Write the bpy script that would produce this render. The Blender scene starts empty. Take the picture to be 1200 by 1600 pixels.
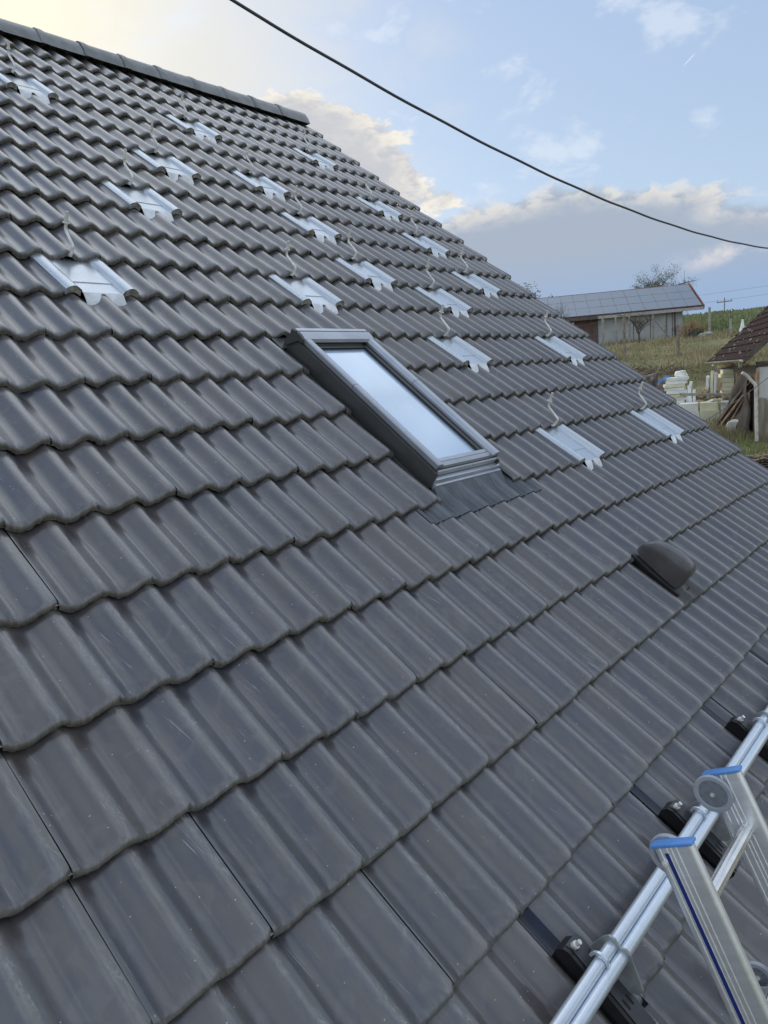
import bpy, bmesh, math, random
from math import sin, cos, pi, radians, sqrt, atan2, hypot, exp
from mathutils import Vector, Matrix, Euler

random.seed(7)
S = bpy.context.scene
COL = S.collection

# ------------------------------------------------------------------ camera
CAM = Vector((-0.86772, -3.06839, 5.0))
RW = Matrix(((0.6456421, -0.7598003, -0.0764835),
             (-0.1764937, -0.0510267, -0.9829783),
             (0.7429645, 0.6481510, -0.1670450)))      # world -> (right, down, forward)
cd = bpy.data.cameras.new('camera'); cam = bpy.data.objects.new('camera', cd); COL.objects.link(cam)
rot = Matrix((RW[0], -RW[1], -RW[2])).transposed()
cam.matrix_world = Matrix.Translation(CAM) @ rot.to_4x4()
cd.sensor_fit = 'HORIZONTAL'; cd.sensor_width = 36; cd.lens = 36*1141.76/1200
cd.clip_start = .05; cd.clip_end = 3000
S.camera = cam
S.render.resolution_x = 768; S.render.resolution_y = 1024

# ------------------------------------------------------------------ exposure
S.view_settings.view_transform = 'Standard'
S.view_settings.look = 'None'
S.view_settings.gamma = 1
S.view_settings.use_curve_mapping = False
S.view_settings.exposure = 0.45

# ------------------------------------------------------------------ node helper
class NT:
    def __init__(s, nt): s.nt = nt
    def node(s, t, **kw):
        n = s.nt.nodes.new(t)
        for k, v in kw.items(): setattr(n, k, v)
        return n
    def put(s, sock, v):
        if isinstance(v, bpy.types.NodeSocket): s.nt.links.new(v, sock)
        elif v is not None:
            if hasattr(sock.default_value, '__len__') and not hasattr(v, '__len__'): v = [v]*len(sock.default_value)
            if hasattr(v, '__len__') and len(sock.default_value) == 4 and len(v) == 3: v = (*v, 1)
            sock.default_value = v
    def m(s, op, a, b=None, c=None, clamp=False):
        n = s.node('ShaderNodeMath', operation=op); n.use_clamp = clamp
        for i, v in enumerate((a, b, c)):
            if v is not None: s.put(n.inputs[i], v)
        return n.outputs[0]
    def vm(s, op, a, b=None):
        n = s.node('ShaderNodeVectorMath', operation=op)
        s.put(n.inputs[0], a)
        if b is not None: s.put(n.inputs[1], b)
        return n.outputs['Value'] if op in ('DOT_PRODUCT', 'LENGTH') else n.outputs[0]
    def ss(s, v, a, b, lo=0., hi=1.):
        n = s.node('ShaderNodeMapRange', interpolation_type='SMOOTHSTEP')
        s.put(n.inputs[0], v); s.put(n.inputs[1], a); s.put(n.inputs[2], b); s.put(n.inputs[3], lo); s.put(n.inputs[4], hi)
        return n.outputs[0]
    def mix(s, f, a, b, blend='MIX'):
        n = s.node('ShaderNodeMix', data_type='RGBA', blend_type=blend)
        s.put(n.inputs[0], f); s.put(n.inputs[6], a); s.put(n.inputs[7], b)
        return n.outputs[2]
    def xyz(s, x, y, z=0.):
        n = s.node('ShaderNodeCombineXYZ')
        for i, v in enumerate((x, y, z)): s.put(n.inputs[i], v)
        return n.outputs[0]
    def sep(s, v):
        n = s.node('ShaderNodeSeparateXYZ'); s.put(n.inputs[0], v); return n.outputs
    def noise(s, vec, scale=1., detail=4., rough=.55, dist=0.):
        n = s.node('ShaderNodeTexNoise'); s.put(n.inputs['Vector'], vec)
        n.inputs['Scale'].default_value = scale; n.inputs['Detail'].default_value = detail
        n.inputs['Roughness'].default_value = rough; n.inputs['Distortion'].default_value = dist
        return n.outputs[0]
    def voro(s, vec, scale=1., feature='F1'):
        n = s.node('ShaderNodeTexVoronoi', feature=feature); s.put(n.inputs['Vector'], vec); n.inputs['Scale'].default_value = scale
        return n

# ------------------------------------------------------------------ sky
SUN_AZ, SUN_EL = 22., 27.
wd = bpy.data.worlds.new('World'); S.world = wd; wd.use_nodes = True
wn = NT(wd.node_tree); wd.node_tree.nodes.clear()
sky = wn.node('ShaderNodeTexSky', sky_type='NISHITA', sun_disc=False, sun_elevation=radians(SUN_EL), sun_rotation=radians(SUN_AZ),
              air_density=1.0, dust_density=1.2, ozone_density=1.5)
d = wn.node('ShaderNodeTexCoord').outputs['Generated']
dx, dy, dz = wn.sep(d)
az = wn.m('MULTIPLY', wn.m('ARCTAN2', dx, dy), 57.29578)
el = wn.m('MULTIPLY', wn.m('ARCSINE', dz), 57.29578)
sdir = (sin(radians(SUN_AZ))*cos(radians(SUN_EL)), cos(radians(SUN_AZ))*cos(radians(SUN_EL)), sin(radians(SUN_EL)))
ang = wn.m('MULTIPLY', wn.m('ARCCOSINE', wn.m('MINIMUM', wn.vm('DOT_PRODUCT', d, sdir), .99999)), 57.29578)
elp = wn.m('MULTIPLY', wn.m('ABSOLUTE', el), 1.9)
cv = wn.vm('MULTIPLY', d, (1., 1., 1.9))
n1 = wn.noise(wn.vm('ADD', cv, (3.1, 7.4, 1.7)), 9., 9., .58, .25)
n2 = wn.noise(wn.vm('ADD', cv, (13.1, .4, 5.7)), 30., 6., .6, .3)
n0 = wn.noise(wn.vm('ADD', cv, (1.1, 2.2, 9.7)), 3.2, 7., .6, .2)
def c01(v): return wn.m('SUBTRACT', v, .5)
K = 10.   # colours below are given as seen at background strength 0.1
def W(r, g, b): return (r*K, g*K, b*K)
col = wn.mix(wn.ss(el, -2., 40.), W(.395, .49, .61), W(.315, .425, .615))
col = wn.mix(.3, col, sky.outputs[0])
# general broken cloud, brightened to light the roof, away from the stretch described below
gen = wn.ss(wn.m('ADD', n0, wn.m('MULTIPLY', c01(n1), .35)), .40, .58)
side = wn.m('SUBTRACT', 1., wn.m('MULTIPLY', wn.ss(az, 22., 36.), wn.ss(az, 108., 92.)))
side = wn.m('MAXIMUM', side, wn.ss(el, 30., 38.))
gen = wn.m('MULTIPLY', wn.m('MULTIPLY', gen, side), .9)
gcol = wn.mix(wn.ss(n1, .38, .62), W(.57, .63, .74), W(.80, .84, .89))
lit = wn.ss(ang, 70., 14., 1., 1.9)      # unseen cloud brightened towards the sun to lift the upper roof
gcol = wn.mix(1., gcol, wn.xyz(lit, wn.m('MULTIPLY', lit, .99), wn.m('MULTIPLY', lit, .96)), 'MULTIPLY')
col = wn.mix(gen, col, gcol)
# thin veil round the low sun
veil = wn.m('MULTIPLY', wn.ss(wn.m('ADD', ang, wn.m('MULTIPLY', c01(n1), 30.)), 34., 8.), .92)
col = wn.mix(veil, col, W(.60, .595, .565))
glow = wn.m('POWER', 2.718, wn.m('MULTIPLY', wn.m('POWER', wn.m('DIVIDE', ang, 10.), 2.), -1.))
col = wn.mix(glow, col, W(.86, .79, .60), 'MIX')
# soft pale wisps
wisp = wn.m('MULTIPLY', wn.ss(wn.m('ADD', n1, wn.m('MULTIPLY', c01(n2), .2)), .56, .70), .45)
col = wn.mix(wisp, col, W(.62, .66, .72))
# horizontal bank: cumulus tops over a grey violet haze
top = wn.m('SUBTRACT', 13.3, wn.m('MULTIPLY', wn.m('ABSOLUTE', wn.m('SUBTRACT', az, 63.)), .16))
dB = wn.m('ADD', wn.m('SUBTRACT', top, el), wn.m('ADD', wn.m('MULTIPLY', c01(n1), 4.2), wn.m('MULTIPLY', c01(n2), 1.8)))
mB = wn.m('MULTIPLY', wn.ss(dB, -.1, 1.0), wn.m('MULTIPLY', wn.ss(az, 46., 56.), wn.ss(az, 120., 100.)))
low = wn.mix(wn.ss(el, 9.5, 4.), W(.30, .35, .43), W(.245, .34, .495))
edge = wn.m('MULTIPLY', wn.ss(dB, 2.6, .3), wn.ss(n2, .36, .6))
body = wn.mix(edge, low, W(.60, .58, .545))
streak = wn.m('MULTIPLY', wn.ss(wn.m('ABSOLUTE', wn.m('SUBTRACT', el, wn.m('ADD', 7.2, wn.m('MULTIPLY', wn.m('SUBTRACT', az, 74.), .15)))), 1.1, .1), wn.m('MULTIPLY', wn.ss(n1, .42, .58), wn.ss(az, 69., 75.)))
body = wn.mix(wn.m('MULTIPLY', streak, .75), body, W(.62, .58, .57))
col = wn.mix(mB, col, body)
# the larger cumulus that stands behind the end of the ridge
qa = wn.m('POWER', wn.m('DIVIDE', wn.m('SUBTRACT', az, 48.), 7.6), 2.)
qe = wn.m('POWER', wn.m('DIVIDE', wn.m('SUBTRACT', el, wn.m('SUBTRACT', 16.4, wn.m('MULTIPLY', wn.m('SUBTRACT', az, 48.), .40))), 3.5), 2.)
dA = wn.m('ADD', wn.m('SUBTRACT', 1., wn.m('ADD', qa, qe)), wn.m('ADD', wn.m('MULTIPLY', c01(n1), 2.6), wn.m('MULTIPLY', c01(n2), 1.3)))
mA = wn.ss(dA, 0., .3)
eA = wn.m('MULTIPLY', wn.ss(dA, 1.1, .1), wn.ss(n2, .36, .60))
col = wn.mix(mA, col, wn.mix(eA, W(.44, .45, .48), W(.72, .68, .60)))
# short contrail high on the right
la = wn.m('SUBTRACT', az, 72.1); le = wn.m('SUBTRACT', el, 19.15)
cross = wn.m('ABSOLUTE', wn.m('SUBTRACT', wn.m('MULTIPLY', le, .80), wn.m('MULTIPLY', la, .60)))
along = wn.m('ABSOLUTE', wn.m('ADD', wn.m('MULTIPLY', le, .60), wn.m('MULTIPLY', la, .80)))
col = wn.mix(wn.m('MULTIPLY', wn.m('MULTIPLY', wn.ss(cross, .05, .01), wn.ss(along, .55, .2)), .4), col, W(.8, .82, .86))
bg = wn.node('ShaderNodeBackground'); wn.put(bg.inputs[0], col); bg.inputs[1].default_value = .1
wo = wn.node('ShaderNodeOutputWorld'); wd.node_tree.links.new(bg.outputs[0], wo.inputs[0])

# ------------------------------------------------------------------ sun (veiled by cloud, low behind the ridge)
sd = bpy.data.lights.new('sun', 'SUN'); sd.energy = 1.1; sd.angle = radians(11); sd.color = (1, .9, .76)
so = bpy.data.objects.new('sun', sd); COL.objects.link(so); so.location = (0, 0, 40)
so.rotation_euler = Vector(sdir).to_track_quat('Z', 'Y').to_euler()

# ------------------------------------------------------------------ materials
def newmat(name):
    m_ = bpy.data.materials.new(name); m_.use_nodes = True
    nt = m_.node_tree; b = nt.nodes['Principled BSDF']
    return m_, NT(nt), b
def simple(name, c, rough=.6, metal=0., var=.15, scale=8., c2=None, bump=0., bscale=60., spec=.5, stretch=(1, 1, 1), coat=0.):
    m_, n, b = newmat(name)
    v = n.vm('MULTIPLY', n.node('ShaderNodeTexCoord').outputs['Object'], stretch)
    oi = n.node('ShaderNodeObjectInfo').outputs['Random']
    v = n.vm('ADD', v, n.xyz(n.m('MULTIPLY', oi, 31.), n.m('MULTIPLY', oi, 17.), 0.))
    k = n.noise(v, scale, 5., .6)
    c2 = c2 or tuple(x*(1-var*2) for x in c)
    colr = n.mix(n.ss(k, .35, .68), tuple(min(1, x*(1+var)) for x in c), c2)
    val = n.m('ADD', .92, n.m('MULTIPLY', oi, .16))
    colr = n.mix(1., colr, n.xyz(val, val, val), 'MULTIPLY')
    n.put(b.inputs['Base Color'], colr)
    n.put(b.inputs['Roughness'], n.m('ADD', rough-.06, n.m('MULTIPLY', n.noise(v, scale*3, 3.), .12)))
    b.inputs['Metallic'].default_value = metal
    b.inputs['Specular IOR Level'].default_value = spec
    b.inputs['Coat Weight'].default_value = coat
    if bump:
        bn = n.node('ShaderNodeBump'); bn.inputs['Strength'].default_value = bump; bn.inputs['Distance'].default_value = .01
        n.put(bn.inputs['Height'], n.noise(v, bscale, 4., .6)); n.nt.links.new(bn.outputs[0], b.inputs['Normal'])
    return m_

def tile_material():
    m_, n, b = newmat('concrete_tile')
    tc = n.node('ShaderNodeTexCoord'); u, v, _ = n.sep(tc.outputs['UV'])
    at = n.node('ShaderNodeAttribute', attribute_name='rnd')
    seed = n.m('ADD', n.node('ShaderNodeObjectInfo').outputs['Random'], at.outputs['Fac'])
    sz = n.m('MULTIPLY', seed, 91.)
    P = n.xyz(n.m('MULTIPLY', u, .3), n.m('MULTIPLY', v, .3465), sz)
    # broad mottling, drawn down the slope: slate blue to brownish grey
    k1 = n.noise(n.vm('MULTIPLY', P, (26., 7., 1.)), 1., 5., .6, .4)
    k2 = n.noise(n.vm('MULTIPLY', P, (9., 5., 1.)), 1., 3., .5)
    c = n.mix(n.ss(k1, .3, .72), (.037, .041, .058), (.076, .064, .060))
    c = n.mix(n.m('MULTIPLY', n.ss(k2, .4, .7), .5), c, (.038, .042, .058))
    tone = n.m('ADD', .85, n.m('MULTIPLY', n.m('FRACT', n.m('MULTIPLY', seed, 7.31)), .3))
    c = n.mix(1., c, n.xyz(tone, tone, tone), 'MULTIPLY')
    hue = n.m('FRACT', n.m('MULTIPLY', seed, 13.7))
    c = n.mix(n.m('MULTIPLY', n.ss(hue, .55, 1.), .45), c, (.078, .062, .056))
    # water stains: broad soft rings low on some tiles
    wst = n.noise(n.vm('MULTIPLY', P, (16., 11., 1.)), 1., 2., .4, 1.2)
    c = n.mix(n.m('MULTIPLY', n.ss(wst, .56, .70), .22), c, (.15, .145, .14))
    # scuffs running down the slope
    ms = n.noise(n.vm('MULTIPLY', P, (14., 6., 1.)), 1., 3., .55)
    st = n.noise(n.vm('MULTIPLY', n.xyz(n.m('ADD', n.sep(P)[0], n.m('MULTIPLY', n.sep(P)[1], .12)), n.sep(P)[1], sz), (210., 6., 1.)), 1., 4., .6, .2)
    scuff = n.m('MULTIPLY', n.ss(st, .57, .72), n.ss(ms, .54, .68))
    fine = n.noise(n.vm('MULTIPLY', P, (60., 24., 1.)), 1., 6., .7, .8)
    cloud = n.m('MULTIPLY', n.ss(fine, .56, .78), n.ss(ms, .50, .72))
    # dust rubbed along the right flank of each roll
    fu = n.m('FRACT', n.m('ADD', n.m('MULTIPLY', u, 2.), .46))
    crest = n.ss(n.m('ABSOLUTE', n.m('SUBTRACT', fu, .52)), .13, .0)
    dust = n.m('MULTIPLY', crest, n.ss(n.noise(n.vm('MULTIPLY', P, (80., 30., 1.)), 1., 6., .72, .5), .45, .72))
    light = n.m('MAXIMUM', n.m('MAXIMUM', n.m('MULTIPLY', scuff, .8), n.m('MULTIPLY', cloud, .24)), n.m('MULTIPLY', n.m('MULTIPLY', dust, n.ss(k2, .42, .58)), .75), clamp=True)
    # brownish grime with painted flank shade; worn roll tops with painted reflection
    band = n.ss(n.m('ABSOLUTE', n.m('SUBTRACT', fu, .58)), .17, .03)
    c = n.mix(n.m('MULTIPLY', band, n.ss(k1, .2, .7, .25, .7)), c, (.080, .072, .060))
    wear_sheen = n.m('MULTIPLY', n.m('MULTIPLY', n.ss(fu, .30, .46), n.ss(fu, .54, .465)), n.ss(fine, .25, .65, .10, .46))
    c = n.mix(wear_sheen, c, (.22, .21, .195))
    c = n.mix(light, c, (.36, .36, .36))
    # pale specks of mortar and saw dust
    vo = n.voro(P, 62.)
    vr = n.sep(vo.outputs['Color'])[0]
    speck = n.m('MULTIPLY', n.ss(vo.outputs['Distance'], n.m('MULTIPLY', vr, .16), n.m('MULTIPLY', vr, .05)), n.m('GREATER_THAN', vr, .86))
    c = n.mix(n.m('MULTIPLY', speck, .8), c, (.5, .5, .48))
    # raw concrete showing on the nose of the tile
    nose = n.ss(n.m('ADD', v, n.m('MULTIPLY', c01n(n, fine), .03)), .03, .0)
    c = n.mix(n.m('MULTIPLY', nose, .85), c, n.mix(n.ss(fine, .35, .7), (.115, .108, .085), (.19, .175, .14)))
    rawn = n.noise(P, 55., 5., .7)
    rim = n.m('MULTIPLY', n.ss(v, -.010, -.021), n.ss(rawn, .42, .60))
    c = n.mix(rim, c, (.30, .28, .23))
    c = n.mix(n.m('MULTIPLY', n.m('MULTIPLY', n.ss(v, .11, .02), n.ss(fine, .42, .62)), .3), c, (.2, .2, .2))
    n.put(b.inputs['Base Color'], c)
    r = n.m('ADD', .30, n.m('ADD', n.m('MULTIPLY', k1, .18), n.m('MULTIPLY', light, .3)))
    r = n.m('MAXIMUM', r, n.m('MULTIPLY', nose, .85))
    n.put(b.inputs['Roughness'], r)
    b.inputs['Specular IOR Level'].default_value = .8
    n.put(b.inputs['Coat Weight'], n.m('MULTIPLY', n.m('SUBTRACT', 1., n.m('MAXIMUM', nose, light)), .95)); b.inputs['Coat IOR'].default_value = 1.6
    n.put(b.inputs['Coat Roughness'], n.m('ADD', .13, n.m('MULTIPLY', fine, .16)))
    bn = n.node('ShaderNodeBump'); bn.inputs['Strength'].default_value = .25; bn.inputs['Distance'].default_value = .004
    n.put(bn.inputs['Height'], n.m('ADD', n.noise(n.vm('MULTIPLY', P, (120., 90., 1.)), 1., 5., .65), n.m('MULTIPLY', k2, 2.2)))
    n.nt.links.new(bn.outputs[0], b.inputs['Normal'])
    return m_
def c01n(n, v): return n.m('SUBTRACT', v, .5)

def galv(name, base=.62, rough=.34, scale=70.):
    m_, n, b = newmat(name)
    P = n.node('ShaderNodeTexCoord').outputs['Object']
    vo = n.voro(P, scale); k = n.sep(vo.outputs['Color'])[0]
    k2 = n.noise(P, 14., 5., .6)
    c = n.mix(k, (base*.92, base*1.01, base*1.11), (base*.96, base*1.05, base*1.14))
    c = n.mix(n.m('MULTIPLY', n.ss(k2, .5, .8), .4), c, (base*.74, base*.78, base*.82))
    n.put(b.inputs['Base Color'], c); b.inputs['Metallic'].default_value = .68
    n.put(b.inputs['Roughness'], n.m('ADD', rough, n.m('ADD', n.m('MULTIPLY', k, .03), n.m('MULTIPLY', c01n(n, k2), .2))))
    return m_
M = {}
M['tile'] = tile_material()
M['ridge'] = simple('ridge_tile_concrete', (.20, .208, .212), .35, var=.12, scale=9, bump=.15)
M['galv'] = galv('galvanised_sheet', .60, .28, 60)
M['tube'] = galv('galvanised_tube', .74, .30, 260)
M['alu'] = simple('brushed_aluminium', (.80, .81, .82), .36, .75, .03, 3, stretch=(20, 1, 20))
M['alu_bright'] = simple('bright_aluminium', (.78, .78, .78), .25, .9, .05, 20)
M['lead'] = simple('pale_apron', (.80, .82, .84), .40, .25, .08, 22, bump=.3, bscale=35)
M['steel'] = simple('zinc_plated_steel', (.80, .78, .73), .40, .3, .1, 40)
M['frame'] = simple('grey_window_cladding', (.10, .102, .10), .36, .35, .05, 5, spec=.6)
M['cover'] = simple('pale_grey_cladding', (.46, .49, .54), .30, .55, .05, 5)
M['apron'] = simple('pleated_grey_apron', (.115, .128, .145), .36, .3, .1, 9)
M['blackmet'] = simple('black_coated_sheet', (.006, .012, .032), .20, .0, .2, 6, spec=.35)
M['plate'] = simple('dull_zinc_plate', (.38, .40, .41), .4, .45, .1, 30)
M['blackplast'] = simple('black_bracket', (.008, .008, .009), .38, .0, .2, 20)
M['dark'] = simple('dark_bracket_top', (.05, .052, .058), .4, .1, .1, 20)
M['vent'] = simple('dark_brown_plastic', (.085, .08, .078), .26, 0, .12, 6, spec=.55)
M['blue'] = simple('blue_plastic', (.12, .32, .74), .38, 0, .05, 20)
M['bluestripe'] = simple('dark_blue_strip', (.012, .03, .22), .35, 0, .05, 20)
M['wheel'] = simple('grey_rubber', (.38, .41, .45), .5, 0, .05, 30)
M['hub'] = simple('grey_plastic_hub', (.20, .22, .25), .45, 0, .05, 30)
M['hole'] = simple('dark_hole', (.01, .01, .01), .8)
M['deck'] = simple('underlay', (.02, .02, .02), .9)
M['plaster'] = simple('house_plaster', (.55, .53, .48), .85, 0, .1, 1.5)
M['cable'] = simple('black_cable', (.06, .064, .066), .5, 0, .1, 20)

def glass_material():
    m_, n, b = newmat('coated_roof_glass')
    P = n.node('ShaderNodeTexCoord').outputs['Object']
    k = n.noise(n.vm('MULTIPLY', P, (18., 1.2, 1.)), 1., 4., .5)
    n.put(b.inputs['Base Color'], n.mix(k, (.50, .62, .76), (.58, .68, .80)))
    b.inputs['Metallic'].default_value = .85; n.put(b.inputs['Roughness'], n.m('ADD', .10, n.m('MULTIPLY', k, .08)))
    return m_
M['glass'] = glass_material()

# ------------------------------------------------------------------ mesh helpers
class MB:
    def __init__(s): s.v = []; s.f = []; s.mi = []
    def add(s, vs, fs, mi=0):
        o = len(s.v); s.v += [tuple(p) for p in vs]; s.f += [tuple(i+o for i in f) for f in fs]; s.mi += [mi]*len(fs)
    def box(s, a, b, mi=0, M_=None, bev=0.):
        x0, y0, z0 = a; x1, y1, z1 = b
        if bev <= 0:
            vs = [Vector(p) for p in ((x0,y0,z0),(x1,y0,z0),(x1,y1,z0),(x0,y1,z0),(x0,y0,z1),(x1,y0,z1),(x1,y1,z1),(x0,y1,z1))]
            fs = [(3,2,1,0),(4,5,6,7),(0,1,5,4),(1,2,6,5),(2,3,7,6),(3,0,4,7)]
        else:
            bm = bmesh.new(); bmesh.ops.create_cube(bm, size=1)
            for q in bm.verts: q.co = Vector(((x0+x1)/2+q.co.x*(x1-x0), (y0+y1)/2+q.co.y*(y1-y0), (z0+z1)/2+q.co.z*(z1-z0)))
            bmesh.ops.bevel(bm, geom=bm.edges[:], offset=bev, segments=2, affect='EDGES', profile=.5)
            bm.verts.index_update(); vs = [q.co.copy() for q in bm.verts]; fs = [[w.index for w in f.verts] for f in bm.faces]; bm.free()
        if M_ is not None: vs = [M_ @ p for p in vs]
        s.add(vs, fs, mi)
    def tube(s, pts, r, n=8, mi=0, cap=True):
        pts = [Vector(p) for p in pts]; rs = r if hasattr(r, '__len__') else [r]*len(pts)
        o = len(s.v); prev = None
        for i, p in enumerate(pts):
            t = (pts[min(i+1, len(pts)-1)]-pts[max(i-1, 0)])
            if t.length < 1e-9: t = Vector((0, 0, 1))
            t.normalize()
            if prev is None:
                a = t.orthogonal().normalized()
            else:
                a = (prev - t*prev.dot(t))
                a = a.normalized() if a.length > 1e-6 else t.orthogonal().normalized()
            prev = a; b_ = t.cross(a)
            for k in range(n):
                g_ = 2*pi*k/n; s.v.append(tuple(p+(a*cos(g_)+b_*sin(g_))*rs[i]))
        for i in range(len(pts)-1):
            for k in range(n):
                q = (k+1) % n; s.f.append((o+i*n+k, o+i*n+q, o+(i+1)*n+q, o+(i+1)*n+k)); s.mi.append(mi)
        if cap:
            s.f.append(tuple(o+k for k in reversed(range(n)))); s.mi.append(mi)
            e = o+(len(pts)-1)*n; s.f.append(tuple(e+k for k in range(n))); s.mi.append(mi)
    def cyl(s, p, q, r, n=16, mi=0): s.tube([p, q], r, n, mi)
    def prism(s, prof, x0, x1, mi=0, M_=None):     # closed profile in (y, z), extruded along x
        k = len(prof); vs = [Vector((x0, a, b)) for a, b in prof]+[Vector((x1, a, b)) for a, b in prof]
        fs = [tuple(reversed(range(k))), tuple(range(k, 2*k))]+[(i, (i+1) % k, (i+1) % k+k, i+k) for i in range(k)]
        if M_ is not None: vs = [M_ @ p for p in vs]
        s.add(vs, fs, mi)
    def mesh(s, name, mats, smooth=False, fix=True):
        me = bpy.data.meshes.new(name); me.from_pydata(s.v, [], s.f)
        for m_ in (mats if isinstance(mats, (list, tuple)) else [mats]): me.materials.append(m_)
        if any(s.mi): me.polygons.foreach_set('material_index', s.mi)
        if fix and len(s.f) < 60000:
            bm = bmesh.new(); bm.from_mesh(me); bmesh.ops.recalc_face_normals(bm, faces=bm.faces[:]); bm.to_mesh(me); bm.free()
        if smooth:
            me.polygons.foreach_set('use_smooth', [True]*len(me.polygons))
            try: me.set_sharp_from_angle(angle=radians(smooth if smooth > 1 else 40))
            except Exception: pass
        me.update(); return me
def link(name, me, parent=None, loc=(0, 0, 0), rot=(0, 0, 0)):
    o = bpy.data.objects.new(name, me); COL.objects.link(o); o.location = loc; o.rotation_euler = rot
    if parent is not None: o.parent = parent
    return o
def part(name, mb, mat, parent, smooth=False, loc=(0, 0, 0), rot=(0, 0, 0), fix=True):
    return link(name, mb.mesh(name, mat, smooth, fix), parent, loc, rot)
def tag(o, label, cat, group=None, kind=None):
    o['label'] = label; o['category'] = cat
    if group: o['group'] = group
    if kind: o['kind'] = kind
    return o
def thing(name, label, cat, loc=(0, 0, 0), rot=(0, 0, 0), group=None):
    o = bpy.data.objects.new(name, None); COL.objects.link(o); o.location = loc; o.rotation_euler = rot; o.empty_display_size = .1
    return tag(o, label, cat, group)
def kids(o): return [c_ for c_ in bpy.data.objects if c_.parent == o]
def copy_tree(o, parent=None):
    c_ = o.copy(); COL.objects.link(c_)
    if parent is not None: c_.parent = parent
    for k in kids(o): copy_tree(k, c_)
    return c_

# ------------------------------------------------------------------ terrain
GS = [-300, -60, -20, 6, 14, 20, 24, 28, 33, 40, 48, 58, 62, 70, 90, 150, 165, 240, 600, 2500]
GZ = [.2, .6, .8, 1.0, 1.7, 2.25, 2.6, 3.0, 3.8, 5.2, 6.1, 6.85, 7.03, 7.7, 9.6, 13.3, 13.5, 12.0, 5., -20.]
def gz(x, y):
    s_ = (x-CAM.x)*.951+(y-CAM.y)*.309
    for i in range(len(GS)-1):
        if s_ <= GS[i+1]:
            t = max(0, (s_-GS[i])/(GS[i+1]-GS[i])); return GZ[i]+(GZ[i+1]-GZ[i])*t
    return GZ[-1]
def bumps(x, y):
    return .07*sin(x*.9+1.3*sin(y*.5))*cos(y*.8)+.04*sin(x*2.3+y*1.7)
def ground_mat():
    m_, n, b = newmat('grassy_hillside')
    P = n.node('ShaderNodeTexCoord').outputs['Object']
    k = n.noise(P, .35, 8., .62, .3); k2 = n.noise(P, 2.6, 6., .65)
    s_ = n.m('ADD', n.m('MULTIPLY', n.sep(P)[0], .951), n.m('MULTIPLY', n.sep(P)[1], .309))
    g1 = n.mix(n.ss(k2, .35, .7), (.13, .15, .065), (.23, .21, .12))
    dry = n.mix(n.ss(k2, .35, .7), (.32, .27, .17), (.20, .18, .10))
    c = n.mix(n.ss(k, .44, .58), g1, dry)
    c = n.mix(n.ss(k2, .62, .75), c, (.09, .065, .045))
    field = n.mix(n.ss(n.noise(P, .8, 8., .65), .35, .65), (.15, .19, .09), (.26, .27, .15))
    c = n.mix(n.ss(s_, 60., 68.), c, field)
    n.put(b.inputs['Base Color'], c); b.inputs['Roughness'].default_value = .95; b.inputs['Specular IOR Level'].default_value = .1
    bn = n.node('ShaderNodeBump'); bn.inputs['Strength'].default_value = .7; bn.inputs['Distance'].default_value = .15
    n.put(bn.inputs['Height'], k2); n.nt.links.new(bn.outputs[0], b.inputs['Normal'])
    return m_
def axis(lo, hi, fine0, fine1, step, coarse):
    a = [lo]; x = lo
    while x < hi:
        x += step if fine0 <= x < fine1 else min(coarse, max(step, .18*min(abs(x-fine0), abs(x-fine1))+step))
        a.append(x)
    return a
mb = MB(); xs = axis(-300, 2200, 8, 70, .8, 90); ys = axis(-900, 1500, -4, 34, .8, 90)
for y in ys:
    for x in xs: mb.v.append((x, y, gz(x, y)+(bumps(x, y) if 9 < x < 160 else 0)))
nx = len(xs)
for j in range(len(ys)-1):
    for i in range(nx-1): mb.f.append((j*nx+i, j*nx+i+1, (j+1)*nx+i+1, (j+1)*nx+i)); mb.mi.append(0)
go = part('ground', mb, ground_mat(), None, 1)
go['kind'] = 'structure'

# ------------------------------------------------------------------ the roof frame
TH = radians(39); CT, ST = cos(TH), sin(TH)
TW, TA = .3, .3465
Z0 = 5.35353
RX = (TH, 0, 0)
def roof(j, r, n=0.):
    v = r*TA; return Vector((j*TW, -v*CT-n*ST, Z0-v*ST+n*CT))
def project(P):
    q = RW @ (Vector(P)-CAM); return (q.x/q.z*1141.76+600, q.y/q.z*1141.76+800, q.z)

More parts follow.
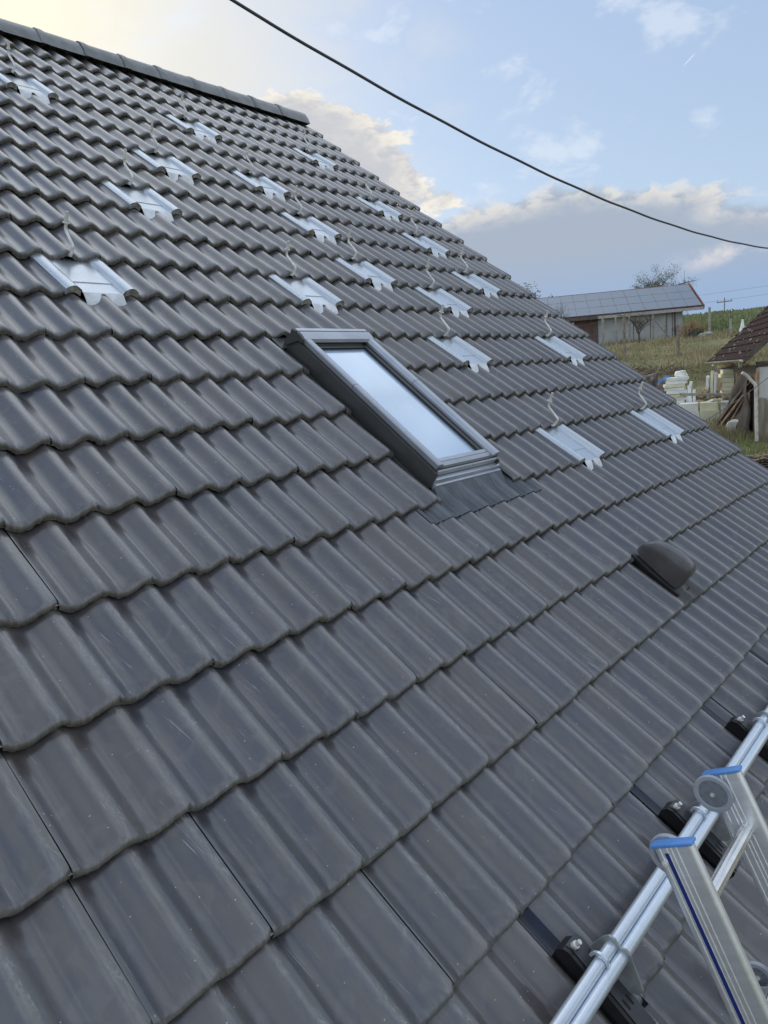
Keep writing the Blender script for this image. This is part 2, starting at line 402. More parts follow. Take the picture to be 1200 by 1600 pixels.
AMP = .034
def wave(x):
    t = .5+.5*cos(2*pi*x/.15); return AMP*(t**1.12-1)
DROP = .035
def tile_mesh(name, x0=.022, x1=.320, y1=None, seed=0, nseg=32, jag=.0042, under=True, slim=False):
    rnd = random.Random(seed)
    y1 = y1 or TA+.05
    if slim: rows = [(.0, -.008), (.012, -.0004), (TA*.5, 0), (y1, 0)]
    else: rows = [(-.001, -.0160), (.0006, -.0095), (.005, -.0046), (.013, -.0016), (.028, -.0003), (.05, 0), (TA*.5, 0), (y1, 0)]
    xs_ = [x0+(x1-x0)*i/nseg for i in range(nseg+1)]
    V = []; F = []; UV = []
    def vert(x, y, z, v=None): V.append((x, y, z)); UV.append((x/.3, y/TA if v is None else v)); return len(V)-1
    grid = []
    bj = [rnd.uniform(-jag, jag) for _ in xs_]
    grid.append([vert(x, .016, wave(x)-.033+bj[i]*.5, -.03) for i, x in enumerate(xs_)])
    grid.append([vert(x, .0015+abs(bj[i])*.6, wave(x)-.0305+bj[i], -.022) for i, x in enumerate(xs_)])
    for (y, dz_) in rows:
        g = []
        for i, x in enumerate(xs_):
            e = 0.
            if i == nseg: e = .0008
            if i == 0: e = -.0035
            yy = y
            if y < .02 and not slim: yy += .009*max(0, 1-(x1-x)/.016)+.006*max(0, 1-(x-x0)/.010)+bj[i]*.25
            g.append(vert(x, yy, wave(x)+dz_+e-DROP*max(0, y)/TA))
        grid.append(g)
    for a, b_ in zip(grid[:-1], grid[1:]):
        for i in range(nseg): F.append((a[i], a[i+1], b_[i+1], b_[i]))
    # right edge skirt and left under-lap
    sk = [vert(x1-.0005, y, wave(x1)+dz_-.02-DROP*max(0, y)/TA) for (y, dz_) in rows]
    for i in range(len(rows)-1): F.append((grid[i+2][-1], sk[i], sk[i+1], grid[i+3][-1]))
    if under:
        ul = [vert(x0-.03, y, wave(x0-.03)-.012-DROP*y/TA) for y in (.006, y1)]
        ur = [vert(x0+.001, y, wave(x0)-.012-DROP*y/TA) for y in (.006, y1)]
        F.append((ul[0], ur[0], ur[1], ul[1]))
    return V, F, UV
def bake(name, VFU, mat):
    V, F, UV = VFU
    me = bpy.data.meshes.new(name); me.from_pydata(V, [], F); me.materials.append(mat)
    uv = me.uv_layers.new(name='UVMap')
    for l in me.loops: uv.data[l.index].uv = UV[l.vertex_index]
    me.polygons.foreach_set('use_smooth', [True]*len(F)); me.set_sharp_from_angle(angle=radians(50)); me.update()
    return me

house = thing('tiled_house', 'house with steep dark grey concrete tile roof in front of the camera', 'house')
R0, R1 = -12, 10          # first and last visible course (front edge index)
JL, JR = -5, 18
PLATES = [(3, -1), (6, -4), (8, -6), (11, -9), (6, -9), (8, -1), (11, -4), (11, -6), (16, -9), (16, -6), (16, -4), (16, -2),
          (11, -2), (13, -1), (11, 1), (16, 1), (11, 4), (16, 4)]
VENT = (9, 7)
OPEN = {(j, r) for r in (1, 2, 3, 4) for j in (6, 7)}
NV = 6
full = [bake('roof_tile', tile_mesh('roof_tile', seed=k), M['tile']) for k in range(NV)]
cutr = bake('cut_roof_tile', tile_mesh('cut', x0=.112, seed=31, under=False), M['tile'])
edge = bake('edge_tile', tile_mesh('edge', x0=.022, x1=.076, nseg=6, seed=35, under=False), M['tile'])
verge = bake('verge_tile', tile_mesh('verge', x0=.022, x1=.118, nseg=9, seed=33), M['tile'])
cells = []
for r in range(R0, R1+1):
    for j in range(JL, JR+2):
        if (j == 7 and (j, r) in OPEN) or (j, r) in PLATES or (j, r) == VENT: continue
        if j == 6 and r == 0 or j == 7 and r == 0: pass
        kind = 'edge' if (j, r) in OPEN else 'cut' if (j == 8 and 1 <= r <= 4) else ('verge' if j == JR+1 else 'full')
        cs = [project(roof(j+a, r-1+b, 0)) for a, b in ((.07, 0), (1.07, 0), (1.07, 1), (.07, 1))]
        inside = sum(1 for c_ in cs if c_[2] > .1 and -40 < c_[0] < 1240 and -40 < c_[1] < 1640)
        area = abs(sum(cs[i][0]*cs[(i+1) % 4][1]-cs[(i+1) % 4][0]*cs[i][1] for i in range(4)))/2 if min(c_[2] for c_ in cs) > .1 else 0
        cells.append((area*(inside > 0)*(.3+.7*inside/4), j, r, kind))
cells.sort(reverse=True)
rt = random.Random(5)
def tile_xf(j, r):
    q = random.Random(j*97+r*1013)
    return roof(j+q.uniform(-.010, .010), r+q.uniform(-.012, .012), q.uniform(-.002, .002)), (TH+q.uniform(-.005, .005), q.uniform(-.005, .005), q.uniform(-.007, .007))
for i, (a, j, r, kind) in enumerate(cells[:300]):
    l, e = tile_xf(j, r)
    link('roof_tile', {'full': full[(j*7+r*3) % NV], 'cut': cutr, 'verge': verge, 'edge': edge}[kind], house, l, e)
V, F, UV, RN = [], [], [], []
slim = tile_mesh('s', nseg=16, seed=3); slimc = tile_mesh('s', x0=.112, nseg=12, seed=4, under=False); slimv = tile_mesh('s', x1=.118, nseg=8, seed=9)
for a, j, r, kind in cells[300:]:
    l, e = tile_xf(j, r); X = Matrix.Translation(l) @ Euler(e).to_matrix().to_4x4()
    v_, f_, u_ = {'full': slim, 'cut': slimc, 'verge': slimv, 'edge': slimv}[kind]
    o = len(V); V += [tuple(X @ Vector(p)) for p in v_]; F += [tuple(k+o for k in f) for f in f_]; UV += u_; RN += [rt.random()]*len(v_)
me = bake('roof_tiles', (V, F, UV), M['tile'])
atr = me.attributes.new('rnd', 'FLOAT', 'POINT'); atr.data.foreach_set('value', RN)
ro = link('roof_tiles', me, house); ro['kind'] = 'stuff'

# ridge tiles: half rounds, each lapping the next
RY, RZ = 3.55, 8.28
seams = [(49, 45), (116, 66), (178, 85), (234, 104), (285, 119), (333, 133), (379, 146), (420, 158)]
rl = .392; xr = 5.79-.03
prof = [(-.158, -.166), (-.134, -.104), (-.094, -.044), (-.046, -.013), (0, -.004), (.046, -.013), (.094, -.044), (.134, -.104), (.158, -.166)]
mbr = MB(); L = rl+.045
for k, (xo, sc) in enumerate(((0, 1.0), (-.012, 1.07), (-.03, 1.10), (-.05, 1.10), (-.056, 1.02), (-L, 1.0))):
    for (a, b_) in prof: mbr.v.append((xo if k else 0, a*sc, (b_+.166)*sc-.166))
    mbr_n = len(prof)
for k in range(5):
    for i in range(8): mbr.f.append((k*9+i, k*9+i+1, (k+1)*9+i+1, (k+1)*9+i)); mbr.mi.append(0)
mbr.f.append(tuple(range(9))); mbr.mi.append(0)
# the rolled collar stands at the left (nearer) end of each tile
ridge_me = MB(); Lr = rl+.04
prs = [(0, 1.0, 0), (rl*.5, 1.0, 0), (Lr-.07, 1.0, 0), (Lr-.062, 1.05, .0), (Lr-.012, 1.06, 0), (Lr, 1.03, 0)]
for (xo, sc, _) in prs:
    for (a, b_) in prof: ridge_me.v.append((-xo, a*sc, (b_+.166)*sc-.166))
for k in range(len(prs)-1):
    for i in range(8): ridge_me.f.append((k*9+i, k*9+i+1, (k+1)*9+i+1, (k+1)*9+i)); ridge_me.mi.append(0)
ridge_me.f.append(tuple(range(9))); ridge_me.mi.append(0)
rme = ridge_me.mesh('ridge_tile', M['ridge'], 40)
for k in range(22):
    link('ridge_tile', rme, house, (xr+.0-k*rl, RY, RZ+.004+random.uniform(-.003, .003)), (0, random.uniform(-.006, .006), random.uniform(-.006, .006)))

# the deck below the tiles, the far slope, walls, gutter
XL, XR = -3.0, 5.66
dk = MB()
dk.add([roof(XL/TW, -13.2, -.10), roof(XR/TW, -13.2, -.10), roof(XR/TW, 10.05, -.10), roof(XL/TW, 10.05, -.10),
        roof(XL/TW, -13.2, -.24), roof(XR/TW, -13.2, -.24), roof(XR/TW, 10.05, -.24), roof(XL/TW, 10.05, -.24)],
       [(0, 1, 2, 3), (7, 6, 5, 4), (0, 4, 5, 1), (1, 5, 6, 2), (2, 6, 7, 3), (3, 7, 4, 0)])
part('roof_deck', dk, M['deck'], house)
bk = MB(); n_ = 24
for r in range(24):
    for (yy, dd) in ((r*TA, 0.), ((r+1)*TA, .03)):
        for i in range(int((XR+.1-XL)/.075)+1):
            x = XL+i*.075; w_ = wave(x)
            bk.v.append((x, RY+yy*CT+(w_+dd)*ST, RZ-.06-yy*ST+(w_+dd)*CT))
nc = int((XR+.1-XL)/.075)+1
for k in range(47):
    for i in range(nc-1): bk.f.append((k*nc+i, k*nc+i+1, (k+1)*nc+i+1, (k+1)*nc+i)); bk.mi.append(0)
part('rear_roof_slope', bk, M['ridge'], house, 40)
ez = roof(0, 10).z; ey = roof(0, 10).y; ye = RY+23.6*TA*CT; ze = RZ-23.6*TA*ST
wl = MB()
wl.add([(5.3, ey+.45, 0), (5.3, RY, 0), (5.3, ye-.5, 0), (5.3, ye-.5, ze+.1), (5.3, RY, RZ-.45), (5.3, ey+.45, ez+.08),
        (5.05, ey+.45, 0), (5.05, RY, 0), (5.05, ye-.5, 0), (5.05, ye-.5, ze+.1), (5.05, RY, RZ-.45), (5.05, ey+.45, ez+.08)],
       [(0, 1, 4, 5), (1, 2, 3, 4), (11, 10, 7, 6), (10, 9, 8, 7), (0, 5, 11, 6), (2, 8, 9, 3)])
part('gable_wall', wl, M['plaster'], house)
w2 = MB(); w2.box((XL+.2, ey+.45, 0), (5.04, ey+.7, ez+.05)); part('front_wall', w2, M['plaster'], house)
w3 = MB(); w3.box((XL+.2, ye-.75, 0), (5.04, ye-.5, ze+.1)); part('rear_wall', w3, M['plaster'], house)
gt = MB(); ng = 10
gy, gz_ = roof(0, 10.05, -.03).y-.055, roof(0, 10.05, -.03).z-.035
for x in (XL, XR):
    for k in range(ng+1):
        a = pi+pi*k/ng; gt.v.append((x, gy+.065*cos(a), gz_+.065*sin(a)))
    for k in range(ng+1):
        a = pi+pi*(ng-k)/ng; gt.v.append((x, gy+.06*cos(a), gz_+.06*sin(a)))
kk = 2*(ng+1)
for i in range(kk): gt.f.append((i, (i+1) % kk, (i+1) % kk+kk, i+kk)); gt.mi.append(0)
part('gutter', gt, M['dark'], house, 40)

# ------------------------------------------------------------------ roof hooks with their galvanised plates
hook0 = thing('roof_hook', 'x', 'roof hook', group='roof hooks in galvanised plates across the tiles')
pl = MB()
def plate_surf():
    # cross section: left wing over the roll, pan, right wing over the next roll
    xs_ = [-.036, -.026, -.014, -.002, .010, .022, .032, .040, .046, .060, .15, .24, .256, .262, .272, .284, .296, .308, .322, .336]
    def h(x):
        if x <= .041: return wave(x)+.0085
        if x >= .261: return wave(x)+.0085
        return -.0245
    rows = [(-.006, .0), (.10, .0), (.102, .004), (TA+.04, .004)]
    o = len(pl.v); nx_ = len(xs_)
    for (y, dz_) in rows:
        for x in xs_:
            pan = .045 < x < .257
            pl.v.append((x, y, h(x)+(dz_ if pan else 0)-DROP*max(0, y)/TA))
    for k in range(len(rows)-1):
        for i in range(nx_-1): pl.f.append((o+k*nx_+i, o+k*nx_+i+1, o+(k+1)*nx_+i+1, o+(k+1)*nx_+i)); pl.mi.append(0)
    return xs_, h
xs_, hh = plate_surf()
part('flashing_plate', pl, M['galv'], hook0, 35)
# raised outer rims of the wings
for pair in ((-.036, .041), (.336, .261)):
    rim = MB(); xa, xb = pair
    rim.box((xa-.0015, -.006, wave(xa)-.02), (xa+.0015, TA+.03, wave(xa)+.0085), M_=Matrix.Rotation(-DROP/TA, 4, 'X'))
    part('side_rim', rim, M['galv'], hook0)
# scalloped apron dressed into the two troughs of the course below
ap = MB(); NX = 26
for k in range(6):
    for i in range(NX+1):
        x = .048+.206*i/NX
        t = k/5; zl = wave(x)-DROP+.004
        z = -.024+(min(-.0245, zl)+.024)*t
        y = -.005-.058*t*min(1., max(0., (-.033-zl)/.018))**.5-.004*sin(pi*t)
        ap.v.append((x, y, z))
for k in range(5):
    for i in range(NX): ap.f.append((k*(NX+1)+i, k*(NX+1)+i+1, (k+1)*(NX+1)+i+1, (k+1)*(NX+1)+i)); ap.mi.append(0)
part('scalloped_apron', ap, M['lead'], hook0, 60)
# foam wedges closing the ends of the wings
foams = []
for x0, x1 in ((-.034, .039), (.263, .334)):
    fm = MB(); v = []; n_ = 6
    for i in range(n_+1):
        x = x0+(x1-x0)*i/n_; v.append((x, -.003, wave(x)+.006))
    for i in range(n_+1):
        x = x1-(x1-x0)*i/n_; v.append((x, -.005, wave(x)-.027))
    k = len(v); fm.add(v+[(a, b_+.02, c_) for a, b_, c_ in v], [tuple(range(k)), tuple(range(2*k-1, k-1, -1))]+[(i, (i+1) % k, (i+1) % k+k, i+k) for i in range(k)])
    foams.append(fm)
M['foam'] = simple('grey_foam_wedge', (.36, .34, .29), .9, 0, .25, 60)
for fm in foams: part('foam_wedge', fm, M['foam'], hook0)
hk = MB()
def bez(pts, n=5, rad=.02):
    out = [Vector(pts[0])]
    for a, b_, c_ in zip(pts[:-2], pts[1:-1], pts[2:]):
        a, b_, c_ = Vector(a), Vector(b_), Vector(c_)
        p0 = b_+(a-b_).normalized()*rad; p1 = b_+(c_-b_).normalized()*rad
        for k in range(n+1):
            t = k/n; out.append(p0*(1-t)**2+b_*2*t*(1-t)+p1*t*t)
    out.append(Vector(pts[-1])); return out
HY = TA-.012
hp = [(.152, HY+.035, -.026), (.152, HY-.004, -.020), (.152, HY-.008, .034), (.150, HY+.100, .062), (.150, HY+.124, .150)]
hk.tube(bez(hp, 5, .016), .0084, 8)
part('bent_rod', hk, M['steel'], hook0, 50)
nt_ = MB()
dirv = (Vector(hp[4])-Vector(hp[3])).normalized()
pn = Vector(hp[3])+dirv*.034
nt_.cyl(pn, pn+dirv*.004, .0185, 14); nt_.cyl(pn+dirv*.004, pn+dirv*.015, .0125, 6)
part('flange_nut', nt_, M['steel'], hook0, 30)
th_ = MB()
for k in range(10):
    p = pn+dirv*(.016+.0040*k)
    th_.cyl(p, p+dirv*.0022, .0092, 8)
part('threaded_end', th_, M['steel'], hook0)
WHERE = {
 (3, -1): 'largest galvanised hook plate, alone at the left above the nearer tiles',
 (6, -4): 'galvanised hook plate nearest the left edge in the upper left, below two more in line',
 (8, -6): 'galvanised hook plate halfway between the lone upper-left ones, just under the fourth ridge tile',
 (11, -9): 'galvanised hook plate highest in the middle line, closest below the ridge',
 (6, -9): 'galvanised hook plate at the top left corner, cut by the picture edge',
 (8, -1): 'galvanised hook plate straight above the top hood of the skylight',
 (11, -4): 'galvanised hook plate third from the top in the middle line of hooks',
 (11, -6): 'galvanised hook plate second from the top in the middle line of hooks',
 (16, -9): 'galvanised hook plate topmost beside the roof verge, right below the ridge end',
 (16, -6): 'galvanised hook plate second from the top in the line beside the verge',
 (16, -4): 'galvanised hook plate third from the top in the line beside the verge',
 (16, -2): 'galvanised hook plate fourth from the top in the line beside the verge',
 (11, -2): 'galvanised hook plate up and right of the skylight hood, fourth in the middle line',
 (13, -1): 'galvanised hook plate standing off the lines, between the middle and the verge line',
 (11, 1): 'galvanised hook plate directly right of the skylight upper half',
 (16, 1): 'galvanised hook plate beside the verge in front of the barn wall',
 (11, 4): 'galvanised hook plate lowest of the middle line, right of the skylight bottom',
 (16, 4): 'galvanised hook plate lowest of the line beside the verge, under the yellow boards'}
for i, (j, r) in enumerate(PLATES):
    o = hook0 if i == 0 else copy_tree(hook0)
    q = random.Random(i*13+2)
    o.location = roof(j+q.uniform(-.01, .01), r, 0); o.rotation_euler = (TH, 0, q.uniform(-.006, .006))
    o['label'] = WHERE[(j, r)]
    a_ = q.uniform(-.10, .10); ht = (.15*(1-cos(a_))+HY*sin(a_), HY*(1-cos(a_))-.15*sin(a_), a_)
    for k in kids(o):
        if k.name.startswith(('bent', 'flange', 'threaded')):
            k.location = (ht[0], ht[1], 0); k.rotation_euler = (0, 0, ht[2])

# ------------------------------------------------------------------ skylight
sk = thing('skylight', 'closed grey roof skylight with blue sky mirrored in its glass', 'skylight', roof(6, 0), RX)
SX0, SX1, SY0, SY1 = .112, .650, -.105, -1.254       # local x (from tile joint 6), y up the slope
FZ = .064
def rect_ring(mb, x0, x1, y0, y1, w, z0, z1, wb=None, wt=None):
    wb = wb or w; wt = wt or w
    mb.box((x0, y1, z0), (x0+w, y0, z1), bev=.004); mb.box((x1-w, y1, z0), (x1, y0, z1), bev=.004)
    mb.box((x0+w+.001, y0-wt, z0), (x1-w-.001, y0, z1), bev=.004); mb.box((x0+w+.001, y1, z0), (x1-w-.001, y1+wb, z1), bev=.004)
fr = MB()
fr.box((SX0, SY1, -.075), (SX0+.045, SY0, FZ-.012), bev=.003); fr.box((SX1-.045, SY1, -.075), (SX1, SY0, FZ-.012), bev=.003)
fr.box((SX0+.046, SY1, -.075), (SX1-.046, SY1+.05, FZ-.02), bev=.003); fr.box((SX0+.046, SY0-.05, -.075), (SX1-.046, SY0, FZ-.012), bev=.003)
part('frame', fr, M['frame'], sk, 30)
for sx in (0, 1):
    cv_ = MB(); x0 = SX0-.006
    for (ya, yb) in ((SY0-.06, -.60), (-.603, SY1+.004)):
        prof_ = [(x0, FZ-.022), (x0, FZ), (x0+.006, FZ+.006), (x0+.038, FZ+.005), (x0+.052, FZ-.010), (x0+.052, FZ-.024)]
        if sx: prof_ = [(SX0+SX1-a, b_) for a, b_ in prof_]
        vs = [(a, ya, b_) for a, b_ in prof_]+[(a, yb, b_) for a, b_ in prof_]
        k = len(prof_); cv_.add(vs, [tuple(range(k)), tuple(range(2*k-1, k-1, -1))]+[(i, (i+1) % k, (i+1) % k+k, i+k) for i in range(k)])
    part('side_cover', cv_, M['cover'], sk, 30)
hd = MB()
hprof = [(SY0+.012, -.03), (SY0+.012, FZ+.006), (SY0+.006, FZ+.012), (SY0-.018, FZ+.013), (SY0-.020, FZ+.003), (SY0-.030, FZ+.003), (SY0-.032, FZ+.015), (SY0-.060, FZ+.014), (SY0-.088, FZ+.006), (SY0-.094, FZ-.012), (SY0-.06, FZ-.02)]
hd.prism(hprof, SX0-.012, SX1+.008)
part('top_hood', hd, M['cover'], sk, 25)
ec = MB(); ec.prism([(a*1.0, b_-.004) for a, b_ in hprof], SX0-.026, SX0-.0125); part('hood_end_cap', ec, M['frame'], sk, 25)
sash = MB()
gx0, gx1, gy0, gy1 = SX0+.076, SX1-.076, SY0-.118, SY1+.066
sash.box((SX0+.046, SY1+.055, -.01), (gx0, SY0-.10, FZ-.028), bev=.002); sash.box((gx1, SY1+.055, -.01), (SX1-.046, SY0-.10, FZ-.028), bev=.002)
sash.box((gx0+.001, gy0, -.01), (gx1-.001, SY0-.095, FZ-.030), bev=.002)
sash.box((gx0+.001, gy0+.022, -.01), (gx1-.001, gy0+.036, FZ-.022), bev=.002)
part('sash', sash, M['frame'], sk, 30)
bt = MB()
bt.prism([(SY1-.004, -.03), (SY1-.006, FZ-.034), (SY1+.002, FZ-.026), (SY1+.034, FZ-.012), (SY1+.040, FZ-.016), (SY1+.040, -.03)], SX0+.006, SX1-.006)
part('bottom_cover', bt, M['cover'], sk, 30)
b2 = MB(); b2.prism([(SY1+.043, FZ-.04), (SY1+.045, FZ-.018), (SY1+.066, FZ-.016), (SY1+.072, FZ-.03)], gx0-.03, gx1+.03); part('sash_rail', b2, M['cover'], sk, 30)
p_ = MB(); p_.box((gx0-.006, gy1-.006, FZ-.056), (gx1+.006, gy0+.004, FZ-.040)); part('pane', p_, M['glass'], sk)
gk = MB(); rect_ring(gk, gx0-.004, gx1+.004, gy0+.004, gy1-.004, .007, FZ-.040, FZ-.033); part('gasket', gk, M['hole'], sk)
# sheet-metal gutters on both sides and behind
fl = MB()
fl.box((SX0-.055, SY1-.02, -.085), (SX0-.001, SY0+.04, -.082)); fl.box((SX0-.056, SY1-.02, -.081), (SX0-.052, SY0+.04, -.045)); fl.box((SX0-.012, SY1-.02, -.081), (SX0-.002, SY0+.04, .03), bev=.002)
fl.box((SX1+.001, SY1-.05, -.060), (SX1+.14, SY0+.04, -.082)); fl.box((SX1+.002, SY1-.02, -.081), (SX1+.012, SY0+.04, .03), bev=.002)
fl.box((SX0-.055, SY0+.001, -.05), (SX1+.06, SY0+.10, -.046))
part('side_flashing', fl, M['frame'], sk)
sl = MB(); sl.box((SX0-.008, SY1-.032, -.05), (SX1+.02, SY1-.007, .005), bev=.003); sl.box((SX0-.02, SY1-.050, -.05), (SX1+.02, SY1-.033, -.012), bev=.003)
part('sill_flashing', sl, M['cover'], sk, 30)
# pleated apron that drapes over the course below
ap = MB(); NXA, NYA = 340, 8
ax0, ax1 = -.155, .87; ay0, ay1 = SY1-.048, -4*TA-.100
for k in range(NYA+1):
    t = k/NYA; y = ay0+(ay1-ay0)*t
    for i in range(NXA+1):
        x = ax0+(ax1-ax0)*i/NXA
        base = wave(x)-DROP*(y+5*TA)/TA+.007
        blend = min(1, t*2.2) if SX0-.03 < x < SX1+.03 else 1.
        if x > SX1+.09 and y > -4*TA+.01: blend = 1.
        ple = .0052*sin(2*pi*x/.0230)*(1 if (x/.15+.25) % 1 > .30 else .12)
        z = base*blend+(-.020)*(1-blend)+ple
        ap.v.append((x, y-(.006*cos(2*pi*x/.15) if k == NYA else 0), z))
for k in range(NYA):
    for i in range(NXA): ap.f.append((k*(NXA+1)+i, k*(NXA+1)+i+1, (k+1)*(NXA+1)+i+1, (k+1)*(NXA+1)+i)); ap.mi.append(0)
part('pleated_apron', ap, M['apron'], sk, 80)

# ------------------------------------------------------------------ roof vent
vt = thing('roof_vent', 'dark rounded vent cowl on the tiles right of the skylight', 'roof vent', roof(VENT[0], VENT[1]), RX)
vb = MB(); me_v = tile_mesh('v', seed=71); vb.v = list(me_v[0]); vb.f = list(me_v[1]); vb.mi = [0]*len(vb.f)
bt_ = bake('base_tile', me_v, M['vent']); link('base_tile', bt_, vt)
cw = MB(); NU, NVv = 14, 16
# loaf: high rounded crown, closed at the top end, blunt mouth at the lower end
secs = [(.378, .02, .03), (.372, .042, .062), (.356, .050, .092), (.325, .055, .120), (.275, .058, .139), (.215, .060, .149), (.165, .061, .150), (.125, .060, .145), (.104, .058, .134), (.094, .054, .118), (.090, .044, .09)]
vxc = .175
for (y, w_, h_) in secs:
    for k in range(NU+1):
        a = pi*k/NU
        sx_ = -cos(a); cx_ = math.copysign(abs(sx_)**.42, sx_); cz_ = sin(a)**.40
        cw.v.append((vxc+w_*cx_, y, -.03+.03*0+h_*cz_+.03*(1-cz_)*0))
for k in range(len(secs)-1):
    for i in range(NU): cw.f.append((k*(NU+1)+i, k*(NU+1)+i+1, (k+1)*(NU+1)+i+1, (k+1)*(NU+1)+i)); cw.mi.append(0)
cw.f.append(tuple(range(NU+1))); cw.mi.append(0); e = (len(secs)-1)*(NU+1); cw.f.append(tuple(e+i for i in range(NU+1))); cw.mi.append(0)
part('cowl', cw, M['vent'], vt, 50)
cl = MB(); cl.box((vxc-.088, .06, -.075), (vxc+.088, .375, -.022), bev=.012); part('collar', cl, M['blackplast'], vt, 40)

# ------------------------------------------------------------------ snow guard rail
sg = thing('snow_guard', 'twin galvanised snow guard tubes on black brackets above the eave', 'snow guard', roof(0, 8.64, .0), RX)
RN_ = .10; TR = .0165
t1 = MB(); t1.cyl((-2.2, .0, RN_), (5.5, .0, RN_), TR, 20); part('rail_tube', t1, M['tube'], sg, 40)
t2 = MB(); t2.cyl((-2.2, .0318, RN_-.006), (5.5, .0318, RN_-.006), TR, 20); part('rail_tube', t2, M['tube'], sg, 40)
Y853 = 8.64*TA
def sgbracket(xb, proto=None):
    if proto is None:
        br = bpy.data.objects.new('bracket', None); COL.objects.link(br); br.parent = sg
        sh = MB(); w0, w1 = -.066, .066; shx = .03
        o = len(sh.v); n_ = 12
        ysb = [-(9*TA-Y853)-.008, -(9*TA-Y853)+.004, -.1, .1, Y853-8*TA+.02]
        for y in ysb:
            for i in range(n_+1):
                x = w0+(w1-w0)*i/n_
                u_ = abs(x)/w1
                sh.v.append((x+shx, y, -.030+.028*u_**4-DROP*(y-(Y853-9*TA))/TA+.004))
        for k in range(len(ysb)-1):
            for i in range(n_): sh.f.append((k*(n_+1)+i, k*(n_+1)+i+1, (k+1)*(n_+1)+i+1, (k+1)*(n_+1)+i)); sh.mi.append(0)
        part('cover_sheet', sh, M['blackmet'], br, 60)
        pf = MB(); x0, x1 = -.030, .026
        prof_ = [(.105, -.03), (.112, .0), (.104, .022), (.088, .030), (.02, .030), (-.02, .038), (-.155, .038), (-.160, .026), (-.160, -.03)]
        pf.prism(prof_, x0, x1, 0); 
        part('bracket_body', pf, M['blackplast'], br, 30)
        tp = MB()
        tp.prism([(.104, .024), (.088, .0325), (.02, .0325), (-.02, .0405), (-.155, .0405), (-.155, .040), (-.02, .040), (.02, .032), (.088, .032)], x0+.014, x1+.012)
        part('top_strap', tp, M['dark'], br, 30)
        sp = MB()
        sp.box((-.004, -.092, .0409), (.002, -.066, .0414)); sp.box((.016, -.092, .0409), (.022, -.066, .0414)); part('slot_mark', sp, M['hole'], br)
        bo = MB(); bo.cyl((.0, .088, .028), (.0, .088, .040), .011, 6); bo.cyl((.0, .088, .040), (.0, .088, .056), .0065, 12); part('bolt', bo, M['steel'], br, 30)
        # welded plate that carries both tubes
        cp = MB()
        outline = []
        for k in range(9):
            a = pi*.0+pi*k/8; outline.append((.035+.0245*cos(a), RN_-.006+.0245*sin(a)))
        outline = outline[:6]
        for k in range(7):
            a = pi*.62-(pi*1.05)*k/6; pass
        ol = [(.060, .040), (.061, RN_-.006), (.055, RN_+.014), (.040, RN_+.020), (.028, RN_+.016), (.018, RN_+.016), (.008, RN_+.026), (-.008, RN_+.026), (-.022, RN_+.016), (-.060, RN_-.006), (-.085, RN_-.022), (-.088, RN_-.040), (-.072, .041), (.0, .040)]
        cp.prism(ol, .034, .041)
        part('tube_plate', cp, M['plate'], br, 30)
        r2 = MB()
        ringp = [Vector((0, .035+.020*cos(a), RN_-.006+.020*sin(a))) for a in [pi*(-.1+1.15*k/10) for k in range(11)]]
        for a, b_ in zip(ringp[:-1], ringp[1:]):
            cdir = Vector((0, .035, RN_-.006))
            oa = cdir+(a-cdir)*1.36; ob = cdir+(b_-cdir)*1.36
            xx = -.034
            r2.add([(xx, a.y, a.z), (xx, b_.y, b_.z), (xx, ob.y, ob.z), (xx, oa.y, oa.z), (xx+.008, a.y, a.z), (xx+.008, b_.y, b_.z), (xx+.008, ob.y, ob.z), (xx+.008, oa.y, oa.z)],
                   [(0, 1, 2, 3), (7, 6, 5, 4), (0, 4, 5, 1), (2, 6, 7, 3), (1, 5, 6, 2), (0, 3, 7, 4)])
        part('clip_ring', r2, M['tube'], br, 30)
    else: br = copy_tree(proto, sg)
    br.location = (xb, 0, 0); return br
b0 = sgbracket(2.17*TW)
for jb in (4.67, 7.17, -.33, 9.67, 12.17, 14.67, 17.17): sgbracket(jb*TW, b0)

# ------------------------------------------------------------------ ladder
LA = radians(65)
LT = Vector((.618, -2.545, 3.957)); LW = .36
ld = thing('ladder', 'aluminium ladder with blue end caps leaning at the eave', 'ladder', LT, (0, 0, 0))
Lrot = Matrix(((1, 0, 0), (0, sin(LA), cos(LA)), (0, -cos(LA), sin(LA))))   # local: x along rungs, y towards the roof, z up the stile
Lr_e = Lrot.to_euler()
ld.rotation_euler = Lr_e
SD, ST_ = .094, .026; LL = 3.35
def stile_profile():
    # rounded box section with fine grooves on both broad faces, in (x, y)
    h, t = SD/2, ST_/2; r = .011
    pts = []
    for cx_, cy_, a0 in ((t-r, h-r, 0), (-t+r, h-r, 90), (-t+r, -h+r, 180), (t-r, -h+r, 270)):
        arc = [(cx_+r*cos(radians(a0+k*22.5)), cy_+r*sin(radians(a0+k*22.5))) for k in range(5)]
        pts += arc
        sgn = 1 if a0 == 270 else -1
        if a0 in (90, 270):
            ys_ = [h-.016, h-.018, h-.020, h-.033, h-.035, h-.037, .004, .002, 0, -.009, -.011, -.013]
            ys_ = ys_ if a0 == 90 else [-q for q in [-.013*-1]+[]] and sorted([-.013, -.011, -.009, 0, .002, .004, h-.037, h-.035, h-.033, h-.020, h-.018, h-.016])
            for i, yy in enumerate(ys_):
                dpt = .0018 if i % 3 == 1 else 0
                pts.append((sgn*(t-dpt), yy))
    return pts
sp_ = stile_profile()
